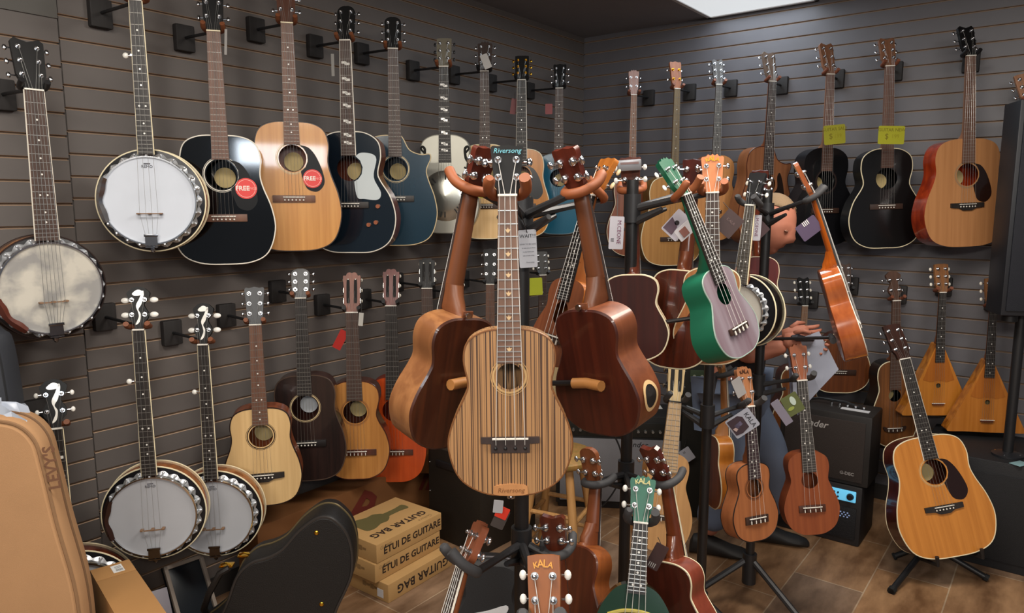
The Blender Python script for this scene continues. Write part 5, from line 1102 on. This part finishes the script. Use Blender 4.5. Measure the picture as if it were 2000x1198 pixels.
yl = lambda t: [('GUITAR ' + t, 0, .28, 9, OL, 0), ('$', -.18, -.08, 15, OL, 0), ('199', .15, -.08, 11, mat('#8a8414', .6), 0)]
card('price_tag', 'yellow price card on the neck of the left black guitar, tilted', 'price tag', 1630, 263, 3.42, 45, 37, -6, mat('#8f8d20', .7), 8, yl('SALE'), 'yellow price cards')
card('price_tag', 'yellow price card on the neck of the right black guitar', 'price tag', 1741, 264, 3.27, 54, 35, 0, mat('#9a9a1e', .7), 5, yl('NEW'), 'yellow price cards')
card('price_tag', 'folded yellow-green price card below the white tuners, right of the WAIT card', 'price tag', 1045, 560, 3.9, 29, 34, -3, mat('#a9b01f', .7), 0, None, 'yellow price cards')
card('price_tag', 'yellow card wedged behind the orange hanger left of the striped ukulele neck', 'price tag', 952, 381, 3.35, 46, 14, 8, mat('#a9b01f', .7), 0, None, 'yellow price cards')
WT = mat('#b5b3bb', .4); MG = mat('#6e3050', .5)
for lbl, x, y, Y, w_, h_, st_ in (('white vertical tag with dark lettering hanging at the second pole', 1204, 455, 1.93, 28, 64, (1206, 380, 2.0)), ('white vertical tag with dark lettering left of the fourth pole', 1473, 445, 2.50, 27, 50, (1474, 400, 2.56))):
    card('hang_tag', lbl, 'tag', x, y, Y, w_, h_, 2, WT, 0, [('M.CEONE', .16, .02, h_ * .17, MG, 90), ('III', -.28, -.22, 9, DK, 90)], 'white vertical tags', st_)
def picture(r, parts):
    for nm, pts, m in parts: MB().prism(pts, -.0018, -.0006).build(nm, m, r)
r, a, b, t = card('hang_tag', 'folded photo leaflet hanging on the amber-sided ukulele neck', 'tag', 1323, 440, 1.98, 40, 52, 42, mat('#a7a2ac', .5), 0, None, 'photo tags', (1340, 390, 2.05))
picture(r, [('printed_photo', [(-a * .45, -b * .42), (a * .1, -b * .42), (a * .05, -b * .05), (-a * .45, b * .1)], mat('#4a3542', .5)), ('printed_photo', circ(-a * .1, b * .05, a * .12, 12), mat('#1d1418', .5))])
r, a, b, t = card('hang_tag', 'small pale leaflet overlapping the folded photo leaflet', 'tag', 1340, 449, 1.96, 26, 44, 50, mat('#b5b0b4', .5), 10, None, 'photo tags')
picture(r, [('printed_photo', [(-a * .3, -b * .3), (a * .35, -b * .3), (a * .35, b * .05), (-a * .3, b * .05)], mat('#7a5048', .5))])
card('hang_tag', 'brown diamond-shaped tag hanging right of the natural KALA ukulele', 'tag', 1424, 437, 2.03, 40, 46, 40, mat('#41302f', .5), 0, [('KALA', 0, .1, 8, mat('#6a5554', .5), 0)], 'brown diamond tags', (1412, 395, 2.05))
card('hang_tag', 'purple-brown tag hanging beside the glossy orange ukulele head', 'tag', 1580, 446, 2.40, 34, 44, -38 + 90, mat('#4a3d54', .5), 0, [('IIII', -.38, 0, 14, WHITE, 90)], 'brown diamond tags', (1582, 415, 2.42))
card('hang_tag', 'small dark diamond tag peeking out behind the white tag by the fourth pole', 'tag', 1486, 448, 2.54, 26, 26, 45, mat('#4a3538', .5), 0, None, 'brown diamond tags')
r, a, b, t = card('hang_tag', 'white KALA tag with a dark picture, on the light mahogany ukulele', 'tag', 1450, 827, 2.16, 42, 53, 52, mat('#a9acb8', .4), -10, [('KALA', .05, .30, 13, DK, 0)], None, (1455, 785, 2.25))
picture(r, [('printed_photo', [(-a * .42, -b * .45), (a * .34, -b * .45), (a * .4, -b * .2), (a * .3, b * .12), (-a * .25, b * .14), (-a * .42, 0)], mat('#3c2c34', .5)), ('printed_photo', [(-a * .1, -b * .3), (a * .1, -b * .25), (a * .02, 0), (-a * .15, -b * .02)], mat('#77708c', .5))])
MB().prism([(-a * .0, -b * .42), (a * .18, -b * .36), (a * .12, -b * .25), (0, -b * .3)], -.0022, -.0017).build('printed_photo', mat('#b9a09a', .5), r)
card('hang_tag', 'folded white leaflet behind the light mahogany ukulele headstock', 'tag', 1443, 757, 2.3, 22, 40, -28, mat('#aaa6a4', .5), 20, None, 'photo tags')
r, a, b, t = card('hang_tag', 'green and yellow picture card beside the large mahogany ukulele neck', 'tag', 1548, 790, 2.38, 34, 42, -32, mat('#596038', .5), 0, None, 'photo tags', (1540, 760, 2.42))
picture(r, [('printed_photo', circ(a * .1, b * .15, a * .16, 12, a * .28), mat('#b5c4b8', .5)), ('printed_photo', circ(-a * .2, -b * .15, a * .2, 12, a * .1), mat('#8f9a4a', .5))])
card('hang_tag', 'lilac-grey ribboned card left of the green picture card', 'tag', 1527, 806, 2.36, 17, 56, -36, mat('#7f7a88', .4), 0, None, 'photo tags')
card('hang_tag', 'brown tag with white marks between the green KALA and the dark red ukulele', 'tag', 1283, 1088, 1.64, 26, 56, 24, mat('#4a3434', .5), -15, [('IIII', -.05, -.36, 15, mat('#c9c4c0', .5), 0)], 'brown diamond tags', (1285, 1050, 1.7))
card('hang_tag', 'small white tag hanging from the green-lit amplifier', 'tag', 1342, 889, H1.y - .04, 22, 28, -35, mat('#b9bac4', .5), 0, [('III', -.1, .25, 7, DK, 0)], None, (1340, 860, H1.y - .01))
card('hang_tag', 'narrow white tag beside the black headstock of the black dreadnought', 'tag', 441, 82, 2.45, 5, 48, 4, mat('#8e8b88', .5), 0, None, 'white string tags')
card('hang_tag', 'narrow grey tag left of the white pickguard guitar neck', 'tag', 650, 127, 2.95, 6, 42, 0, mat('#7e7c78', .5), 0, None, 'white string tags')
card('hang_tag', 'white folded paper tag on the plain brown headstock', 'tag', 949, 120, 3.55, 15, 28, -22, mat('#a8a5a2', .5), 0, None, None)
card('hang_tag', 'white tag hanging from the pegs of the amber classical guitar', 'tag', 705, 624, 2.86, 9, 26, 6, mat('#b0aea8', .5), 0, None, 'white string tags', (706, 590, 2.88))
card('hang_tag', 'red tag stuck behind the neck of the amber classical guitar', 'tag', 665, 664, 3.02, 17, 40, 28, mat('#c2281f', .5), 0, None, 'red tags')
card('hang_tag', 'dim red tag left of the gold-tuner guitar neck', 'tag', 1003, 208, 3.92, 11, 30, 8, mat('#6e1a1e', .5), 0, None, 'red tags', (1006, 180, 3.9))
card('hang_tag', 'dim red tag left of the last guitar before the corner', 'tag', 1072, 213, 4.15, 14, 20, 0, mat('#7a1a1c', .5), 0, None, 'red tags')
card('hang_tag', 'silver square tag hanging below the striped ukulele', 'tag', 973, 990, 1.24, 19, 26, 6, mat('#9d9da0', .4), 0, None, 'tags under the striped ukulele')
card('hang_tag', 'red tag hanging below the striped ukulele', 'tag', 981, 1002, 1.25, 24, 24, 25, mat('#c8321f', .45), 0, None, 'tags under the striped ukulele')
card('hang_tag', 'dark grey tag behind the red one below the striped ukulele', 'tag', 977, 1014, 1.26, 26, 40, 24, mat('#3c3532', .5), 0, None, 'tags under the striped ukulele')
o = MB().box((0, 0, 0), (.066, .012, .030), b=.004).build('clip_on_tuner', mat('#8e8e92', .35, .5)); o.location = P(1229, 323, 2.0); o.rotation_euler = (.1, -.06, 0); tag(o, 'silver clip-on tuner on the dark headstock above the second stand', 'tuner')
MB().box((0, -.0065, .006), (.05, .001, .006)).build('display', mat('#77605e', .4), o)
# ------------------------------------------------------------ the customer behind the stands
SKIN = mat('#b5755f', .55, spec=.3)
JEAN = mat('#66738a', .8, bump=.4, bscale=500); SHIRT = mat('#141218', .85); HAIR = mat('#8c7458', .8, bump=.8, bscale=260); SHOE = mat('#1a1716', .6)
def skin(name, pts, edges, m, parent, sub=2, root=0):
    me = bpy.data.meshes.new(name); me.from_pydata([p[0] for p in pts], edges, []); o = bpy.data.objects.new(name, me); COL.objects.link(o)
    md = o.modifiers.new('s', 'SKIN'); me.skin_vertices[0].data[root].use_root = True
    for i, p in enumerate(pts):
        r_ = p[1]; me.skin_vertices[0].data[i].radius = (r_, r_) if not isinstance(r_, tuple) else r_
    s = o.modifiers.new('u', 'SUBSURF'); s.levels = sub; s.render_levels = sub; md.use_smooth_shade = True
    dg = bpy.context.evaluated_depsgraph_get(); nm = bpy.data.meshes.new_from_object(o.evaluated_get(dg)); bpy.data.objects.remove(o)
    nm.materials.clear(); nm.materials.append(m); nm.polygons.foreach_set('use_smooth', [True] * len(nm.polygons))
    o = bpy.data.objects.new(name, nm); COL.objects.link(o); o.parent = parent; nm.name = name
    return o
fL = floor_at(1398, 1090); fR = floor_at(1530, 1082)
hipc = P(1430, 778, 3.0); chest = P(1438, 600, 2.93); neck0 = P(1470, 525, 2.85); headc = P(1503, 440, 2.78)
per = empty('person', Vector((hipc.x, hipc.y, 0)), 'person in dark shirt and jeans behind the stands, bending over a white paper', 'person')
o0 = Vector((-hipc.x, -hipc.y, 0)); g = lambda v: tuple(v + o0)
front = Vector((.85, -.5, 0)).normalized(); sd = Vector((.5, .85, 0)).normalized()     # faces right and a little to the camera
hipL, hipR = hipc - sd * .09, hipc + sd * .09
kneeL = (hipL + Vector((fL.x, fL.y, .08))) / 2 + front * .05; kneeR = (hipR + Vector((fR.x, fR.y, .08))) / 2 + front * .05
kneeL.z = kneeR.z = .46
ankL = Vector((fL.x - .03, fL.y + .04, .09)); ankR = Vector((fR.x - .05, fR.y + .12, .09))
shL = chest + Vector((0, 0, .09)) - sd * .17 + front * .03; shR = chest + Vector((0, 0, .09)) + sd * .17 + front * .03
elL = P(1452, 700, 2.80); elR = P(1485, 690, 2.98); haL = P(1560, 668, 2.72); haR = P(1556, 655, 2.84)
pts = [(g(hipc), .12), (g(hipc.lerp(chest, .5)), .125), (g(chest), .13), (g(neck0), .055), (g(neck0.lerp(headc, .55)), .055), (g(hipL), .09), (g(kneeL), .06), (g(ankL), .042), (g(hipR), .09), (g(kneeR), .06), (g(ankR), .042),
       (g(shL), .06), (g(elL), .042), (g(elL.lerp(haL, .8)), .030), (g(shR), .06), (g(elR), .042), (g(elR.lerp(haR, .8)), .030)]
ed = [(0, 1), (1, 2), (2, 3), (3, 4), (0, 5), (5, 6), (6, 7), (0, 8), (8, 9), (9, 10), (2, 11), (11, 12), (12, 13), (2, 14), (14, 15), (15, 16)]
bodyo = skin('body', pts, ed, SKIN, per)
# head: shaped skull with brow, nose, mouth, chin and ears; looks down to the right
hf = Vector((.62, -.66, -.40)).normalized(); hu = (Vector((0, 0, 1)) + Vector((.35, -.1, 0))); Mh = frame(headc + o0, hu, hf)
def headmesh():
    q = MB(); n, mm = 32, 24; vs = []
    for j in range(mm + 1):
        th = PI * j / mm; z = -math.cos(th)
        for i in range(n):
            a = 2 * PI * i / n; x = math.sin(th) * math.sin(a); y = -math.sin(th) * math.cos(a)
            X, Y, Z = x * .076, y * .096, z * .118
            if z < 0: X *= 1 - .28 * (-z) ** 1.3; Y *= 1 - .10 * (-z)
            if y < -.2:
                Y -= .006 * math.exp(-((z - .12) / .10) ** 2) * (1 - abs(x))            # brow
                Y += .009 * math.exp(-((z + .04) / .10) ** 2) * math.exp(-((abs(x) - .38) / .16) ** 2)   # eye sockets
                Y -= .026 * math.exp(-((z + .22) / .13) ** 2) * math.exp(-(x / .14) ** 2)   # nose
                Y -= .010 * math.exp(-((z + .05) / .14) ** 2) * math.exp(-(x / .10) ** 2)
                Y -= .007 * math.exp(-((z + .50) / .07) ** 2) * math.exp(-(x / .25) ** 2)   # lips
                Y += .005 * math.exp(-((z + .60) / .04) ** 2) * math.exp(-(x / .25) ** 2)
                Y -= .010 * math.exp(-((z + .80) / .12) ** 2) * math.exp(-(x / .3) ** 2)    # chin
            vs.append((X, Y, Z))
    fs = [(j * n + i, j * n + (i + 1) % n, (j + 1) * n + (i + 1) % n, (j + 1) * n + i) for j in range(mm) for i in range(n)]
    q.add(vs, fs)
    for s in (-1, 1):
        q.ell((s * .076, .008, -.01), (.008, .020, .032), n=10, m=6); q.tube([(s * .082, -.004, -.035), (s * .086, .012, -.03), (s * .087, .024, .0), (s * .084, .016, .022), (s * .082, -.002, .018)], .004, 6)
    return q
hm = headmesh(); hb = MB().add(hm.v, hm.f, 0, Mh)
hands = MB()
def hand(h, to, side, curl=.5):
    # palm, four fingers and a thumb closing on the paper
    f = to.normalized(); u = Vector((0, 0, 1)); u = (u - f * u.dot(f)).normalized(); s = f.cross(u) * side; c = h + o0
    hands.loft([[tuple(c + f * t + s * (.022 * math.cos(a)) * w_ * 1.0 + u * (.040 * math.sin(a)) * w_) for a in [2 * PI * k / 12 for k in range(12)]] for t, w_ in ((-.055, .62), (-.03, .85), (0, 1), (.03, 1), (.045, .8))], cap=True)
    for k, ln in enumerate((.066, .076, .072, .056)):
        b0 = c + f * .035 + u * (.028 - .019 * k); b1 = b0 + f * ln * .45 + s * .006; b2 = b1 + f * ln * .3 * (1 - curl * .3) + s * ln * .25; b3 = b2 + f * ln * .12 + s * ln * .28
        hands.tube([b0, b1, b2, b3], [.0088, .0082, .0072, .005], 8)
    t0 = c - f * .02 + u * .03; hands.tube([t0, t0 + f * .028 + u * .018 + s * .012, t0 + f * .055 + u * .014 + s * .024], [.011, .0095, .006], 8)
hand(haL, Vector((.95, -.2, -.1)), 1); hand(haR, Vector((.9, -.25, .1)), -1)
bm = bmesh.new(); bm.from_mesh(bodyo.data)
tmp = bpy.data.meshes.new('t'); tmp.from_pydata(hb.v + hands.v, [], hb.f + [tuple(i + len(hb.v) for i in f_) for f_ in hands.f]); bm.from_mesh(tmp); bmesh.ops.recalc_face_normals(bm, faces=bm.faces); bm.to_mesh(bodyo.data); bm.free()
bodyo.data.polygons.foreach_set('use_smooth', [True] * len(bodyo.data.polygons))
eyes = MB()
for s in (-1, 1): eyes.ell((s * .030, -.083, .0), (.012, .008, .006), 0, Mh, 10, 6)
eyes.build('eyes', mat('#8a6252', .3), per)
hv = [v for v in hm.v]; hr_ = MB(); n = 32
idx = {}; hvs = []; 
for k, v in enumerate(hm.v[:25 * 32]):
    hvs.append((v[0] * 1.07, v[1] * 1.07 + .003, v[2] * 1.05 + .002))
fs = []
for f_ in hm.f:
    c_ = [sum(hm.v[i][t] for i in f_) / 4 for t in range(3)] if max(f_) < 25 * 32 else None
    if c_ and ((c_[1] > -.01 and c_[2] > -.055) or c_[2] > .066 and c_[1] > -.062): fs.append(f_)
hr_.add(hvs, fs, 0, Mh); hair = hr_.build('hair', HAIR, per, fix=False)
md = hair.modifiers.new('t', 'SOLIDIFY'); md.thickness = .008
pts = [(g(hipc), .135), (g(hipc.lerp(chest, .5)), .14), (g(chest), .145), (g(chest.lerp(neck0, .75)), .072), (g(shL), .072), (g(shL.lerp(elL, .75)), .062), (g(shR), .072), (g(shR.lerp(elR, .75)), .062)]
skin('shirt', pts, [(0, 1), (1, 2), (2, 3), (2, 4), (4, 5), (2, 6), (6, 7)], SHIRT, per)
hz = Vector((0, 0, .03))
pts = [(g(hipc + hz), .135), (g(hipL), .105), (g(kneeL), .082), (g(ankL + Vector((0, 0, .03))), .075), (g(hipR), .105), (g(kneeR), .082), (g(ankR + Vector((0, 0, .03))), .075)]
skin('jeans', pts, [(0, 1), (1, 2), (2, 3), (0, 4), (4, 5), (5, 6)], JEAN, per)
for ank, toe in ((ankL, Vector((.95, -.30, 0))), (ankR, Vector((.97, -.25, 0)))):
    t = toe.normalized(); s_ = Vector((-t.y, t.x, 0)); c_ = ank + o0; c_.z = 0; q = MB(); R = []
    for d_, w_, h_ in ((-.075, .030, .05), (-.06, .038, .085), (-.01, .041, .10), (.04, .043, .080), (.10, .048, .055), (.15, .046, .045), (.19, .030, .032), (.20, .012, .02)):
        R.append([tuple(c_ + t * d_ + s_ * (w_ * math.cos(a)) + Vector((0, 0, max(.0, h_ * .5 + h_ * .5 * math.sin(a))))) for a in [2 * PI * k / 14 for k in range(14)]])
    q.loft(R); q.build('shoe', SHOE, per)
# the paper and the dark folder in the hands
def sheet(name, label, cat, pxs, m, th=.002):
    v = [P(x, y, Y) for x, y, Y in pxs]; c = sum(v, Vector()) / len(v); nrm = (v[1] - v[0]).cross(v[2] - v[0]).normalized()
    o = MB(); n_ = len(v); vs = [tuple(p - c) for p in v] + [tuple(p - c + nrm * th) for p in v]
    o.add(vs, [tuple(range(n_)), tuple(range(2 * n_ - 1, n_ - 1, -1))] + [(i, i + n_, (i + 1) % n_ + n_, (i + 1) % n_) for i in range(n_)])
    b_ = o.build(name, m, flat=True); b_.location = c; return tag(b_, label, cat)
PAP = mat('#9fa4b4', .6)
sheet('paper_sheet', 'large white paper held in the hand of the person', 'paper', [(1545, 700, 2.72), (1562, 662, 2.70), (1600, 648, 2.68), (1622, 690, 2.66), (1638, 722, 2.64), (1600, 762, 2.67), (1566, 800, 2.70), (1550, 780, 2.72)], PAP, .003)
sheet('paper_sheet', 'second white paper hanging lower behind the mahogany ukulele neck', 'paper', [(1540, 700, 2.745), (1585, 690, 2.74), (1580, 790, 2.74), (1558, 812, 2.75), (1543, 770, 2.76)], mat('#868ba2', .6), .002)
sheet('folder', 'dark blue-black folder under the fingers of the person', 'folder', [(1545, 656, 2.71), (1562, 646, 2.74), (1596, 656, 2.72), (1590, 664, 2.66), (1555, 664, 2.66)], mat('#14171f', .5), .006)
